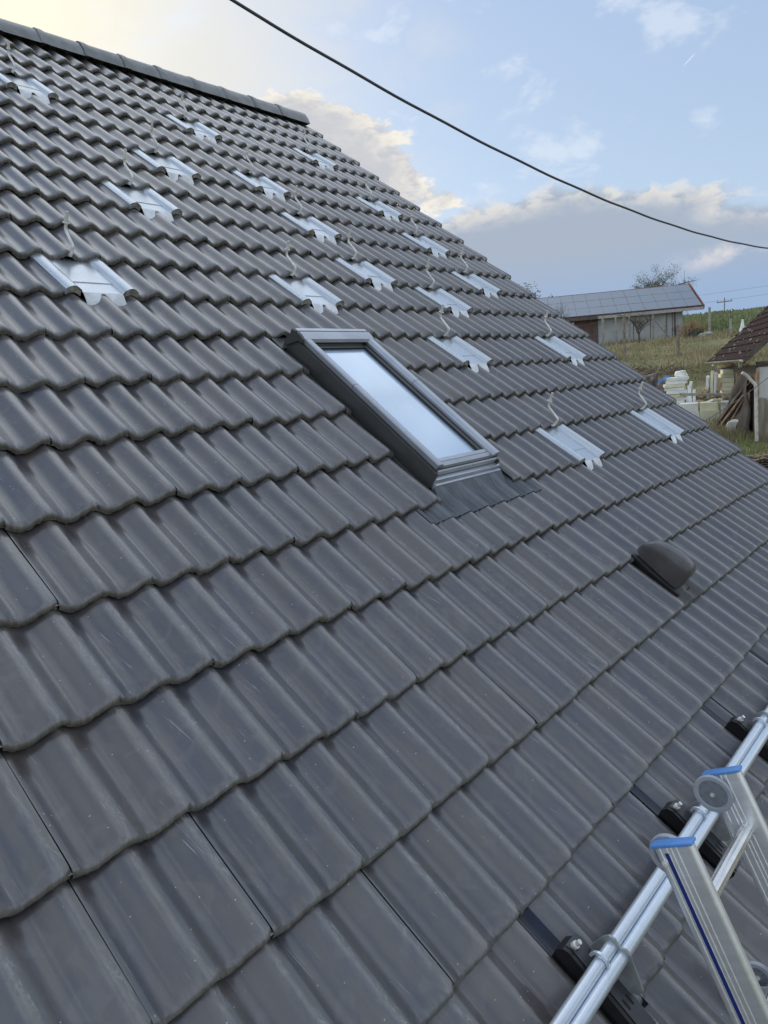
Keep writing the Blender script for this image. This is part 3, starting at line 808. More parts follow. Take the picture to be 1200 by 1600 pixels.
def stile(x):
    mb = MB(); k = len(sp_)
    for z in (0, -LL): mb.v += [(x+a, b_, z) for a, b_ in sp_]
    mb.f += [(i, (i+1) % k, (i+1) % k+k, i+k) for i in range(k)]+[tuple(range(k)), tuple(range(2*k-1, k-1, -1))]; mb.mi += [0]*(k+2)
    return part('stile', mb, M['alu'], ld, 25)
s1, s2 = stile(0), stile(LW)
stp = MB(); stp.box((-ST_/2-.0008, .0135, -LL), (-ST_/2+.001, .0225, -.012)); part('blue_strip', stp, M['bluestripe'], s1)
for s_, x in ((s1, 0), (s2, LW)):
    c_ = MB(); c_.box((x-ST_/2-.003, -SD/2-.003, .0), (x+ST_/2+.003, SD/2+.004, .009), bev=.0042); part('end_cap', c_, M['blue'], s_, 40)
rp = []
for k in range(12): rp += [k*.28]
for k in range(12):
    z = -.145-.28*k
    if z < -LL+.1: break
    rg_ = MB(); pr_ = []
    for i in range(24):
        a = 2*pi*i/24; rr = .0155+(.0012 if i % 2 else 0); pr_.append((rr*cos(a), rr*sin(a)*1.0+z))
    rg_.prism(pr_, ST_/2, LW-ST_/2); part('rung', rg_, M['alu_bright'], ld, 20)
def wheel(x, y, z, par, side, R=.049):
    w = MB(); n_ = 36; wd_ = .013
    pr_ = [(R-.0135, -wd_*.3), (R-.011, -wd_*.5), (R-.002, -wd_*.5), (R, -wd_*.28), (R, wd_*.28), (R-.002, wd_*.5), (R-.011, wd_*.5), (R-.0135, wd_*.3)]
    for k in range(n_):
        a = 2*pi*k/n_
        for (r_, xx) in pr_: w.v.append((x+xx, y+r_*cos(a), z+r_*sin(a)))
    for k in range(n_):
        for i in range(7): w.f.append((k*8+i, k*8+i+1, ((k+1) % n_)*8+i+1, ((k+1) % n_)*8+i)); w.mi.append(0)
    wo_ = part('wheel', w, M['wheel'], par, 40)
    h = MB(); h.cyl((x-wd_*.32, y, z), (x+wd_*.32, y, z), R-.0134, 30); h.cyl((x-wd_*.52, y, z), (x+wd_*.52, y, z), .011, 20)
    part('hub', h, M['hub'], wo_, 40)
    bl = MB(); bl.cyl((x-wd_*.7, y, z), (x+wd_*.7, y, z), .0058, 12); bl.cyl((x-wd_*.9, y, z), (x+wd_*.9, y, z), .0036, 6); part('axle_bolt', bl, M['steel'], wo_, 30)
    ho = MB()
    for k in range(9):
        a = 2*pi*k/9; yy, zz = y+(R-.019)*cos(a), z+(R-.019)*sin(a)
        for sg_ in (-1, 1): ho.cyl((x+sg_*wd_*.325, yy, zz), (x+sg_*wd_*.34, yy, zz), .0013, 6)
    part('rim_hole', ho, M['hole'], wo_)
wheel(ST_/2+.010, SD/2-.016, -.034, ld, 1); wheel(LW-ST_/2-.010, SD/2-.010, -.040, ld, -1)
ab = MB(); ab.cyl((-ST_/2-.004, SD/2-.016, -.034), (-ST_/2+.002, SD/2-.016, -.034), .0075, 14); ab.cyl((-ST_/2-.007, SD/2-.016, -.034), (-ST_/2-.003, SD/2-.016, -.034), .004, 6)
part('axle_head', ab, M['steel'], s1, 30)
# guide bracket and wheel of the sliding section behind
gb = MB(); gb.box((.210, -.06, -.66), (.215, .098, -.462), bev=.002); gb.box((.2155, -.06, -.66), (.30, -.055, -.462), bev=.002); gb.box((.2155, -.03, -.64), (.33, .08, -.575), bev=.008)
g_o = part('guide_bracket', gb, M['alu'], ld, 30)
wheel(.236, .080, -.452, ld, 1, .036)
gbb = MB(); gbb.cyl((.203, .070, -.492), (.211, .070, -.492), .0085, 12); gbb.cyl((.199, .070, -.492), (.204, .070, -.492), .0055, 6); part('bracket_bolt', gbb, M['steel'], g_o, 30)

# ------------------------------------------------------------------ overhead cable
cb = MB(); A0 = Vector((1.66257, .11848, 7.06824)); B0 = Vector((8.27281, -.79862, 6.22319)); sag = .20595
pts_ = []
for k in range(-30, 91):
    t = k/60; P = A0+(B0-A0)*t; P.z -= 4*t*(1-t)*sag; P.z += .004*sin(k*.9)*.5; pts_.append(P)
cb.tube(pts_, .0085, 8)
tag(part('overhead_cable', cb, M['cable'], None, 60), 'black overhead cable sagging across the sky above the roof', 'cable')

# ================================================================== the yard behind
def perp(az_): return Vector((sin(radians(az_)), cos(radians(az_)), 0))
# ---- barn with solar panels
M['barn_brown'] = simple('brown_boards', (.17, .105, .09), .8, 0, .22, 3, stretch=(6, 6, .4))
M['barn_white'] = simple('pale_sheet_wall', (.44, .46, .46), .6, 0, .06, 2)
M['barn_seam'] = simple('dark_seam', (.12, .10, .09), .8)
M['plinth'] = simple('concrete_plinth', (.5, .5, .47), .9, 0, .12, 3)
M['redtrim'] = simple('red_brown_trim', (.20, .075, .06), .6, 0, .15, 4)
M['barn_roof'] = simple('dull_red_roof', (.16, .09, .08), .7, 0, .2, 5)
M['soffit'] = simple('pale_fascia', (.42, .40, .37), .7, 0, .1, 5)
def pv_mat():
    m_, n, b = newmat('solar_cells')
    P = n.node('ShaderNodeTexCoord').outputs['Object']
    x, y, z = n.sep(P)
    def grid(v, k): return n.ss(n.m('ABSOLUTE', n.m('SUBTRACT', n.m('FRACT', n.m('MULTIPLY', v, k)), .5)), .44, .49)
    b.inputs['Base Color'].default_value = (.12, .16, .22, 1)
    b.inputs['Roughness'].default_value = .3; b.inputs['Specular IOR Level'].default_value = .55
    return m_
M['pv'] = pv_mat()
M['pvframe'] = simple('panel_frame', (.32, .34, .36), .4, .7)
bn0 = Vector((57.95, 16.53, 6.9))
be = Vector((.5, -.866, 0)); bi = Vector((.866, .5, 0))
BM = Matrix((( be.x, bi.x, 0), (be.y, bi.y, 0), (0, 0, 1)))
barn = thing('barn', 'long low barn with solar panels covering its roof', 'barn', bn0, (0, 0, atan2(be.y, be.x)))
BW, BH, BL = 8.8, 2.45, 15.
a = MB(); a.box((-BL, .0, -.8), (-6.25, .2, BH)); part('brown_wall', a, M['barn_brown'], barn)
a = MB()
for k in range(28): a.box((-BL+.05+k*.32, -.025, -.8), (-BL+.30+k*.32, -.002, BH)) if -BL+.30+k*.32 < -6.3 else None
part('wall_boards', a, M['barn_brown'], barn)
a = MB(); a.box((-6.24, .03, -.8), (-.0, .2, BH)); a.box((-.2, .201, -.8), (0, BW, BH)); part('pale_wall', a, M['barn_white'], barn)
a = MB()
for x in (-4.9, -3.6, -2.35, -1.15, -.75): a.box((x-.025, .012, -.4), (x+.025, .028, BH-.02))
part('wall_seam', a, M['barn_seam'], barn)
a = MB(); a.box((-6.24, -.06, -.8), (.05, .0, .13)); part('plinth', a, M['plinth'], barn)
a = MB(); a.box((-6.40, -.04, -.8), (-6.245, .1, BH)); a.box((-.62, -.03, 0.14), (-.52, .027, BH)); part('corner_post', a, M['barn_seam'], barn)
PT = radians(24); ov = .65
def rpt(x, s, n=0): return Vector((x, -ov+s*cos(PT)-n*sin(PT), BH-.05-ov*.0+s*sin(PT)-.12+n*cos(PT)))
RS = (BW/2+ov)/cos(PT)
a = MB()
for (n0_, n1_) in ((-.16, 0.),):
    x0, x1 = -BL-.6, 1.35
    q = [rpt(x0, 0, n0_), rpt(x1, 0, n0_), rpt(x1, RS, n0_), rpt(x0, RS, n0_), rpt(x0, 0, n1_), rpt(x1, 0, n1_), rpt(x1, RS, n1_), rpt(x0, RS, n1_)]
    a.add(q, [(3, 2, 1, 0), (4, 5, 6, 7), (0, 1, 5, 4), (1, 2, 6, 5), (2, 3, 7, 6), (3, 0, 4, 7)])
    mir = [Vector((p.x, BW-p.y, p.z)) for p in q]
    a.add(mir, [(0, 1, 2, 3), (7, 6, 5, 4), (4, 5, 1, 0), (5, 6, 2, 1), (6, 7, 3, 2), (7, 4, 0, 3)])
rf = part('roof', a, M['barn_roof'], barn)
a = MB(); a.add([rpt(1.352, -.02, -.2), rpt(1.352, RS, -.2), rpt(1.352, RS, .12), rpt(1.352, -.02, .12), rpt(1.42, -.02, -.2), rpt(1.42, RS, -.2), rpt(1.42, RS, .12), rpt(1.42, -.02, .12)], [(3, 2, 1, 0), (4, 5, 6, 7), (0, 1, 5, 4), (1, 2, 6, 5), (2, 3, 7, 6), (3, 0, 4, 7)])
part('verge_board', a, M['redtrim'], barn)
a = MB(); a.box((-6.3, -ov-.06, BH-.40), (1.34, -ov-.02, BH-.19)); part('fascia', a, M['soffit'], barn)
a = MB(); a.box((-BL, -ov-.06, BH-.40), (-6.31, -ov-.02, BH-.2)); part('dark_fascia', a, M['barn_seam'], barn)
pm = MB(); pm.box((.012, .012, .0), (.978, 1.628, .02)); pm_me = pm.mesh('solar_panel', M['pv'])
pf_ = MB(); pf_.box((0, 0, -.03), (.99, .012, .025)); pf_.box((0, 1.628, -.03), (.99, 1.64, .025)); pf_.box((0, .0121, -.03), (.0119, 1.6279, .025)); pf_.box((.9781, .0121, -.03), (.99, 1.6279, .025)); pf_me = pf_.mesh('panel_frame', M['pvframe'])
for row in range(3):
    for k in range(16):
        x = 1.26-1.01*(k+1); s_ = .12+row*1.67
        if s_+1.64 > RS-.0: continue
        P = rpt(x, s_, .07)
        o = link('solar_panel', pm_me, barn, P, (PT, 0, 0)); link('panel_frame', pf_me, o)
a = MB(); a.add([(-.19, .2, BH), (-.19, BW, BH), (-.19, BW/2, BH+2.1), (-.05, .2, BH), (-.05, BW, BH), (-.05, BW/2, BH+2.1)], [(0, 1, 2), (5, 4, 3), (0, 3, 4, 1), (1, 4, 5, 2), (2, 5, 3, 0)]); part('gable', a, M['barn_white'], barn)

# ---- fence posts
M['conc'] = simple('weathered_post', (.34, .33, .29), .9, 0, .15, 6)
M['woodpost'] = simple('grey_wood_post', (.24, .21, .17), .9, 0, .2, 6)
def fence(name, label, posts, mat, wires, group=None):
    b0_ = posts[0]; f_ = thing(name, label, 'fence', (b0_[0], b0_[1], gz(b0_[0], b0_[1])), group=group)
    base = Vector(f_.location)
    tops = []
    for (x, y, z, h, w) in posts:
        z = gz(x, y)-.1; p = MB(); lean = random.uniform(-.05, .05)
        p.tube([(0, 0, -.2), (lean*.5, lean*.3, h*.5), (lean, lean*.6, h+.1)], [w*1.0, w*.95, w*.9], 5)
        part('post', p, mat, f_, False, Vector((x, y, z))-base)
        tops.append((Vector((x, y, z))-base, h, lean))
    tops.sort(key=lambda q: q[0].y)
    wm = MB()
    for hfrac in wires:
        for (a_, ha, la), (b_, hb, lb) in zip(tops[:-1], tops[1:]):
            pa = a_+Vector((la*hfrac, 0, ha*hfrac)); pb = b_+Vector((lb*hfrac, 0, hb*hfrac)); mid = (pa+pb)/2-Vector((0, 0, .04))
            wm.tube([pa, mid, pb], .006, 4)
    part('wire', wm, M['conc'], f_)
    return f_
fence('fence', 'thin wire fence on pale posts in front of the barn wall', [(52.19, 20.36, 6.98, 2.09, .11), (52.55, 19.53, 6.94, 2.09, .07), (52.91, 18.66, 6.95, 2.09, .08), (53.5, 17.14, 6.8, 1.88, .08), (53.78, 16.36, 6.86, 1.62, .06), (51.29, 22.29, 7.6, 1.9, .09)], M['conc'], (.5, .9))
fence('fence', 'pale posts of a wire fence along the field right of the barn', [(52.77, 13.01, 6.27, 2.0, .09), (53.14, 11.76, 6.18, 1.1, .09), (53.9, 8.6, 6.2, 1.9, .08), (54.6, 5.2, 6.2, 1.9, .08)], M['conc'], (.5, .9))
fence('fence', 'two weathered wooden fence posts on the bank below the barn', [(37.97, 12.92, 5.4, 2.35, .09), (38.91, 10.42, 5.1, 1.6, .09)], M['woodpost'], (.8,))
lp = MB(); lp.tube([(0, 0, -.2), (.05, .6, .55), (.1, 1.25, 1.35)], .04, 5)
tag(part('leaning_stake', lp, M['woodpost'], None, False, (53.4, 15.75, gz(53.4, 15.75)+.1)), 'slanting wooden stake leaning among the posts before the pale barn wall', 'stake')

# ---- trees
M['bark'] = simple('grey_bark', (.10, .085, .07), .9, 0, .2, 8)
M['twig'] = simple('bare_twigs', (.13, .105, .09), .9, 0, .2, 8)
M['leaf'] = simple('young_leaves', (.10, .12, .045), .7, 0, .3, 2.)
M['darkleaf'] = simple('dark_bush_leaves', (.03, .05, .025), .8, 0, .3, 2.)
def tree(name, label, cat, loc, H, spread, seed, leaves=0, trunkr=.12, levels=4, leafm='leaf', bare=False, lean=0., trunk_frac=.3, leafsize=.07):
    rd = random.Random(seed); t = thing(name, label, cat, loc)
    tr = MB(); cr = MB(); tips = []
    def grow(p, dv, L_, r_, lev):
        n_ = 3; pts = [p]; q = p.copy(); dd = dv.copy()
        for k in range(n_):
            dd = (dd+Vector((rd.uniform(-1, 1), rd.uniform(-1, 1), rd.uniform(-.6, .8)))*.22).normalized()
            q = q+dd*L_/n_; pts.append(q.copy())
        (tr if lev <= 1 else cr).tube(pts, [r_*(1-.4*i/n_) for i in range(n_+1)], 5 if lev < 2 else 3, 0, False)
        if lev >= levels: tips.extend(pts[1:]); return
        nb = rd.randint(3, 4) if lev else rd.randint(4, 5)
        for k in range(nb):
            i = rd.randint(1, n_) if lev else n_; base = pts[i] if lev else pts[rd.randint(2, 3)]
            a_ = rd.uniform(0, 2*pi); up = rd.uniform(.1, .9)
            nd = Vector((cos(a_)*spread, sin(a_)*spread, up)).normalized()
            nd = (nd+dd*.5).normalized()
            grow(base, nd, L_*rd.uniform(.6, .85), r_*.55, lev+1)
    grow(Vector((0, 0, -.2)), Vector((lean, 0, 1)).normalized(), H*trunk_frac, trunkr, 0)
    part('trunk', tr, M['bark'], t, 60, fix=False)
    if leaves and tips:
        for k in range(leaves):
            p = rd.choice(tips)+Vector((rd.gauss(0, .16), rd.gauss(0, .16), rd.gauss(0, .14)))
            a_ = Vector((rd.uniform(-1, 1), rd.uniform(-1, 1), rd.uniform(-1, 1))).normalized()*leafsize*rd.uniform(.6, 1.3); b_ = a_.orthogonal()*.6
            cr.add([p-a_, p+b_, p+a_, p-b_], [(0, 1, 2, 3)], 1)
    part('crown', cr, [M['twig'], M[leafm]], t, False, fix=False)
    return t
tree('apple_tree', 'spreading sparse tree showing above the barn roof', 'tree', (76.2, 24.9, gz(76.2, 24.9)), 6.8, 1.6, 11, 4200, .16, 5, trunk_frac=.40, leafsize=.055)
tree('apple_tree', 'small bare fruit tree in front of the pale barn wall', 'tree', (52.24, 17.63, gz(52.2, 17.6)), 3.3, 1.5, 5, 120, .09, 4, trunk_frac=.36, leafsize=.05)
tree('bush', 'bare reddish shrub against the right end of the barn', 'shrub', (54., 15.6, gz(54, 15.6)), 1.9, .5, 8, 0, .04, 4, trunk_frac=.25)
tree('bush', 'thin leafless shrub rising behind the roof edge at the left end of the barn', 'shrub', (48.95, 22.3, gz(48.9, 22.3)), 4.6, .55, 14, 60, .06, 4, trunk_frac=.30, leafsize=.05)
tree('leafy_tree', 'pale green leafy tree peeping over the roof edge left of the barn', 'tree', (60.45, 30.3, gz(60.4, 30.3)), 6.6, .9, 21, 1600, .13, 4, trunk_frac=.36, leafsize=.09)
tree('bush', 'low dark green bush on the bank below the barn corner', 'bush', (51.4, 13.7, gz(51.4, 13.7)-.3), 1.35, 1.6, 31, 1800, .05, 3, 'darkleaf', trunk_frac=.34, leafsize=.08)
br_ = MB(); br_.tube([(0, 0, 0), (.3, -.7, .12), (.55, -1.6, .2)], [.05, .04, .015], 5)
rd = random.Random(3)
for k in range(12):
    t = rd.uniform(.2, 1); p = Vector((.55*t, -1.6*t, .2*t)); br_.tube([p, p+Vector((rd.uniform(-.1, .1), rd.uniform(-.4, .2), rd.uniform(.05, .3)))], [.012, .004], 3)
tag(part('branch', br_, M['bark'], None, False, (74.9, 22.6, 12.75)), 'long bare branch reaching out beyond the right end of the barn ridge', 'branch')

# ---- far masts
up_ = thing('utility_pole', 'small utility pole with cross arm on the far skyline', 'pole', (162.75, 43.09, gz(162.7, 43.1)))
a = MB(); a.tube([(0, 0, -.5), (0, 0, 4.4)], [.12, .09], 6); part('pole', a, M['woodpost'], up_)
a = MB(); a.box((-.06, -1.5, 3.5), (.06, 1.5, 3.68)); part('cross_arm', a, M['woodpost'], up_)
a = MB()
for y in (-1.35, 0, 1.35): a.cyl((0, y, 3.69), (0, y, 4.05), .06, 6)
part('insulator', a, M['conc'], up_)
ms = thing('lattice_mast', 'faint lattice mast rising behind the end of the barn roof', 'mast', (189., 59.7, gz(189, 59.7)))
a = MB()
Hm = 12.5
for sx, sy in ((1, 1), (1, -1), (-1, -1), (-1, 1)): a.tube([(sx*.9, sy*.9, 0), (sx*.12, sy*.12, Hm)], .035, 4)
for k in range(12):
    t0, t1_ = k/12, (k+1)/12
    w0, w1 = .9-.78*t0, .9-.78*t1_
    for (p, q) in (((1, 1), (1, -1)), ((1, -1), (-1, -1)), ((-1, -1), (-1, 1)), ((-1, 1), (1, 1))):
        a.tube([(p[0]*w0, p[1]*w0, Hm*t0), (q[0]*w1, q[1]*w1, Hm*t1_)], .03, 3)
part('lattice', a, M['conc'], ms)
a = MB(); a.cyl((0, 0, Hm), (0, 0, Hm+2.2), .05, 5); part('antenna', a, M['conc'], ms)
for zz, dy_ in ((17.6, 0), (16.2, 0)):
    pass
pw = MB()
for k, zz in enumerate((15.2, 14.6)):
    pts_ = []
    for i in range(41):
        t = i/40; P = Vector((189, 59.7, zz+6.0-k*1.3))*(1-t)+Vector((150., -40., 22.5-k*1.3))*t; P.z -= 4*t*(1-t)*1.4; pts_.append(P)
    pw.tube(pts_, .035, 4)
tag(part('power_line', pw, M['conc'], None), 'two faint power lines crossing low in the sky right of the barn', 'power line')

# ---- old shed at the right edge
def shed_roof_mat():
    m_, n, b = newmat('mossy_old_tiles')
    P = n.node('ShaderNodeTexCoord').outputs['Object']
    k = n.noise(P, 3., 7., .65); k2 = n.noise(P, 14., 6., .65)
    c = n.mix(n.ss(k2, .35, .65), (.034, .023, .022), (.055, .036, .034))
    c = n.mix(n.m('MULTIPLY', n.ss(k2, .60, .68), .7), c, (.34, .33, .29))
    c = n.mix(n.ss(k, .58, .7), c, (.045, .04, .03))
    n.put(b.inputs['Base Color'], c); b.inputs['Roughness'].default_value = .95; b.inputs['Specular IOR Level'].default_value = .05
    bn = n.node('ShaderNodeBump'); bn.inputs['Strength'].default_value = .8; bn.inputs['Distance'].default_value = .03; n.put(bn.inputs['Height'], k2); n.nt.links.new(bn.outputs[0], b.inputs['Normal'])
    return m_
def peel_mat():
    m_, n, b = newmat('peeling_plaster')
    P = n.node('ShaderNodeTexCoord').outputs['Object']
    z = n.sep(P)[2]; k = n.noise(P, 2.2, 6., .65); ks = n.noise(n.vm('MULTIPLY', P, (9., 9., .7)), 1., 5., .6)
    white = n.mix(n.ss(k, .4, .7), (.62, .63, .63), (.52, .52, .50))
    bare = n.mix(n.ss(ks, .35, .68), (.36, .34, .28), (.20, .16, .12))
    c = n.mix(n.ss(n.m('ADD', z, n.m('MULTIPLY', c01n(n, k), .7)), 1.22, 1.30), bare, white)
    c = n.mix(n.ss(n.m('ADD', z, n.m('MULTIPLY', c01n(n, k), .4)), .32, .05), c, (.22, .17, .11))
    n.put(b.inputs['Base Color'], c); b.inputs['Roughness'].default_value = .9
    return m_
M['mossroof'] = shed_roof_mat(); M['peel'] = peel_mat()
M['oldwall'] = simple('bare_clay_wall', (.20, .15, .10), .95, 0, .25, 2.5, bump=.5, bscale=9)
M['beam'] = simple('old_timber', (.12, .10, .085), .9, 0, .25, 4, stretch=(1, 1, 6))
M['pipe'] = simple('white_drain_pipe', (.62, .61, .58), .5, 0, .12, 5)
M['whiteboard'] = simple('white_gable_board', (.62, .66, .70), .6, 0, .06, 2)
sc0 = Vector((22.45, 2.6, 2.62))
ya = radians(66)
shed = thing('old_shed', 'old plastered shed with mossy dark red tiled roof at the right edge', 'shed', sc0, (0, 0, -radians(156)+pi/2))
# local x: along the gable to the right (azimuth 156), local y: away along the wall (azimuth 66)
a = MB(); a.box((0, 0, -.6), (6, .28, 2.14)); part('gable_wall', a, M['peel'], shed)
a = MB(); a.box((0, .281, -.6), (.28, 8, 2.2)); part('side_wall', a, M['oldwall'], shed)
a = MB(); a.box((-.025, .02, 2.0), (.26, 8, 2.16)); a.box((-.02, -.03, 2.15), (6, .2, 2.30)); part('wall_beam', a, M['beam'], shed)
a = MB(); a.box((-.05, -.045, -.6), (.03, -.002, 2.12)); part('corner_plaster', a, simple('ochre_corner', (.42, .33, .22), .9, 0, .25, 4), shed)
a = MB()
pz = 2.26
prof_g = [(.22, pz), (6, pz), (6, 5.2), (3, 4.9)]
a.add([(.30, -.01, pz+.12), (3.2, -.01, pz+.12), (3.2, -.01, pz+2.75), (.30, .06, pz+.12), (3.2, .06, pz+.12), (3.2, .06, pz+2.75)], [(0, 1, 2), (5, 4, 3), (0, 3, 4, 1), (1, 4, 5, 2), (2, 5, 3, 0)])
part('gable_boarding', a, M['whiteboard'], shed)
RP = radians(42)
def srp(s, y, n=0): return Vector((-.46+s*cos(RP)-n*sin(RP), y, 2.40+s*sin(RP)+n*cos(RP)))
a = MB(); ns = 16; step = 5.2/ns
for k in range(ns):
    s0, s1_ = k*step, (k+1)*step+.04
    rdk = random.Random(k)
    y0 = -.42
    q = [srp(s0, y0, 0), srp(s1_, y0, -.03), srp(s1_, 7., -.03), srp(s0, 7., 0)]
    q2 = [srp(s0, y0, .035), srp(s1_, y0, .0), srp(s1_, 7., .0), srp(s0, 7., .035)]
    a.add(q+q2, [(3, 2, 1, 0), (4, 5, 6, 7), (0, 1, 5, 4), (1, 2, 6, 5), (2, 3, 7, 6), (3, 0, 4, 7)])
part('roof', a, M['mossroof'], shed)
mo = MB(); rdm = random.Random(4)
for k in range(90):
    p = srp(rdm.uniform(.05, 4.), rdm.uniform(-.3, 6.8), .04); r_ = rdm.uniform(.02, .06)
    o = len(mo.v)
    for i in range(6):
        a_ = 2*pi*i/6; mo.v.append(tuple(p+Vector((r_*cos(a_)*cos(RP), r_*sin(a_)*1.4, r_*cos(a_)*sin(RP)))))
    mo.v.append(tuple(p+Vector((-sin(RP), 0, cos(RP)))*r_*.5))
    for i in range(6): mo.f.append((o+i, o+(i+1) % 6, o+6)); mo.mi.append(0)
mo_o = part('moss_cushions', mo, simple('grey_lichen', (.24, .23, .20), .95, 0, .3, 3), shed); mo_o['kind'] = 'stuff'
a = MB(); a.box((-.02, -.43, 0), (5.1, -.40, .14), M_=Matrix.Translation(srp(0, 0, -.12)-Vector((0, 0, 0))) @ Matrix.Rotation(-RP, 4, 'Y')); part('verge_board', a, M['beam'], shed)
gu = MB()
for k in range(9):
    a_ = pi+pi*k/8
    for y in (-.45, 7.): gu.v.append((-.52+.065*cos(a_), y, 2.40+.065*sin(a_)))
for k in range(8): gu.f.append((k*2, k*2+1, k*2+3, k*2+2)); gu.mi.append(0)
part('gutter', gu, M['conc'], shed, 60)
dp = MB(); dp.cyl((-.52, -.25, 2.34), (-.50, -.25, 2.18), .05, 8)
part('gutter_outlet', dp, M['conc'], shed, 40)
dp = MB(); dp.tube(bez([(-.44, -.13, 2.02), (-.34, -.12, 1.96), (-.07, -.10, 1.64), (-.03, -.10, .02)], 4, .06), .048, 10)
part('downpipe', dp, M['pipe'], shed, 50)

# ---- boards and dark sheet leaning against the shed
M['plank'] = simple('weathered_plank', (.26, .19, .13), .9, 0, .25, 3)
M['plankd'] = simple('dark_plank', (.11, .085, .07), .9, 0, .25, 3)
M['felt'] = simple('dark_felt', (.055, .048, .043), .9, 0, .25, 2.5, bump=.6, bscale=4)
def plank(label, p, q, w, t, mat, up=Vector((-.4, .9, .3)), name='leaning_plank', cat='plank', group=None):
    p, q = Vector(p), Vector(q); L_ = (q-p).length; zv = (q-p).normalized(); xv = zv.cross(up).normalized(); yv = zv.cross(xv)
    m3 = Matrix((xv, yv, zv)).transposed(); a = MB(); a.box((-w/2, -t/2, 0), (w/2, t/2, L_), bev=.006)
    o = part(name, a, mat, None, False, p, m3.to_euler()); return tag(o, label, cat, group)
plank('wide brown plank leaning from the grass up to the shed corner', (24.40, 4.30, 2.80), (23.10, 2.84, 4.42), .20, .05, M['plank'])
plank('dark plank leaning just left of the wide brown one by the shed', (24.62, 4.50, 2.80), (23.25, 3.05, 4.40), .22, .05, M['plankd'])
plank('thin brown lath between the leaning planks and the felt sheet', (24.1, 3.95, 2.80), (23.2, 2.95, 4.25), .09, .04, M['plank'])
a = MB(); nI, nJ = 10, 12
TLc, BLc, TRc, BRc = Vector((23.6, 3.32, 4.56)), Vector((24.6, 4.25, 2.8)), Vector((22.95, 2.93, 4.5)), Vector((22.95, 2.90, 2.62))
for j in range(nJ+1):
    for i in range(nI+1):
        s_, t = i/nI, j/nJ
        P = (TLc*(1-s_)+TRc*s_)*(1-t)+(BLc*(1-s_)+BRc*s_)*t
        P += Vector((-.407, .913, 0))*(.10*sin(s_*7+t*3)*.5+.12*t*(1-s_)+.05*sin(t*9))
        a.v.append(tuple(P))
for j in range(nJ):
    for i in range(nI): a.f.append((j*(nI+1)+i, j*(nI+1)+i+1, (j+1)*(nI+1)+i+1, (j+1)*(nI+1)+i)); a.mi.append(0)
fo = part('felt_sheet', a, M['felt'], None, 70); sm = fo.modifiers.new('thick', 'SOLIDIFY'); sm.thickness = .02
tag(fo, 'dark crumpled felt sheet hung on the side wall of the shed', 'sheet')
plank('long grey plank lying level across the yellow insulation blocks', (24.3, 5.42, 4.03), (24.1, 3.55, 3.94), .13, .09, M['conc'], Vector((0, 0, 1)))

# ---- insulation boards
M['xps'] = simple('yellow_insulation', (.84, .82, .60), .8, 0, .07, 3)
M['eps'] = simple('white_insulation', (.86, .87, .84), .8, 0, .06, 3)
def oriented_box(name, label, cat, c_, dims, rz, mat, group=None, rx=0, ry=0, bev=.012):
    a = MB(); a.box((-dims[0]/2, -dims[1]/2, 0), (dims[0]/2, dims[1]/2, dims[2]), bev=bev)
    return tag(part(name, a, mat, None, False, c_, (rx, ry, rz)), label, cat, group)
dirw = atan2(-.56, .17)      # long side across the view
rdi = random.Random(12)
ORD = ['topmost', 'second', 'third', 'fourth', 'fifth', 'sixth', 'seventh', 'eighth', 'ninth', 'tenth', 'eleventh', 'twelfth', 'thirteenth', 'lowest']
def stack(x, y, z0, n, dims, mats, label, group, jit=.03, name='insulation_board'):
    z = z0; base_label = label
    def label(k, n): return (ORD[n-1-k]+' '+base_label).strip()
    for k in range(n):
        h = dims[2]*rdi.uniform(.9, 1.1)
        oriented_box(name, 'insulation_board', 'insulation board', (x+rdi.uniform(-jit, jit), y+rdi.uniform(-jit, jit), z), (dims[0], dims[1], h-.006), dirw+rdi.uniform(-.11, .11), mats[k % len(mats)], group)['label'] = label(k, n); z += h
    return z
stack(26.1, 6.18, gz(26.1, 6.2)-.05, 14, (.66, 1.1, .112), [M['eps'], M['eps'], M['xps']], 'white board from the top of the stack by the blue tarpaulin', 'white insulation boards in the left stack', .09)
stack(26.6, 4.46, gz(26.6, 4.5)-.05, 12, (.62, 1.0, .148), [M['xps']], 'yellow board from the top of the tall stack beside the leaning planks', 'yellow insulation boards in the tall stack', .045)
for k in range(3):
    oriented_box('insulation_block', ['left', 'middle', 'right'][k]+' thick block in the bottom row of the low insulation pile', 'insulation board', (25.05+.17*k*.98, 5.35-.60*k, gz(25.2, 4.7)-.1), (.60, .9, .60), dirw+rdi.uniform(-.02, .02), M['xps'] if k else M['eps'], 'blocks in the low insulation pile')
    oriented_box('insulation_block', ['left', 'middle', 'right'][k]+' slab in the top row of the low pile under the plank', 'insulation board', (25.05+.17*k*.98+.02, 5.35-.60*k+.03, gz(25.2, 4.7)+.505), (.56, .85, .27), dirw+rdi.uniform(-.03, .03), M['xps'] if k == 1 else M['eps'], 'slabs on the low insulation pile')
oriented_box('insulation_block', 'pale slab on edge at the right end of the low insulation pile', 'insulation board', (25.55, 3.75, gz(25.5, 3.7)-.1), (.55, .7, .85), dirw, M['xps'])
for k, (dy_, h_) in enumerate(((0., .62), (.11, .70), (.24, .52))):
    oriented_box('insulation_slab', ['narrow white slab standing upright next to the yellow stack', 'tallest white slab standing upright beside the yellow stack', 'short white slab standing outermost by the heap of lumps'][k], 'insulation board', (26.15, 4.86+dy_, 3.80), (.09, .5, .95*h_+.25), dirw+rdi.uniform(-.1, .1), M['xps'] if k == 1 else M['eps'], None, rdi.uniform(-.03, .03), rdi.uniform(-.05, .05))
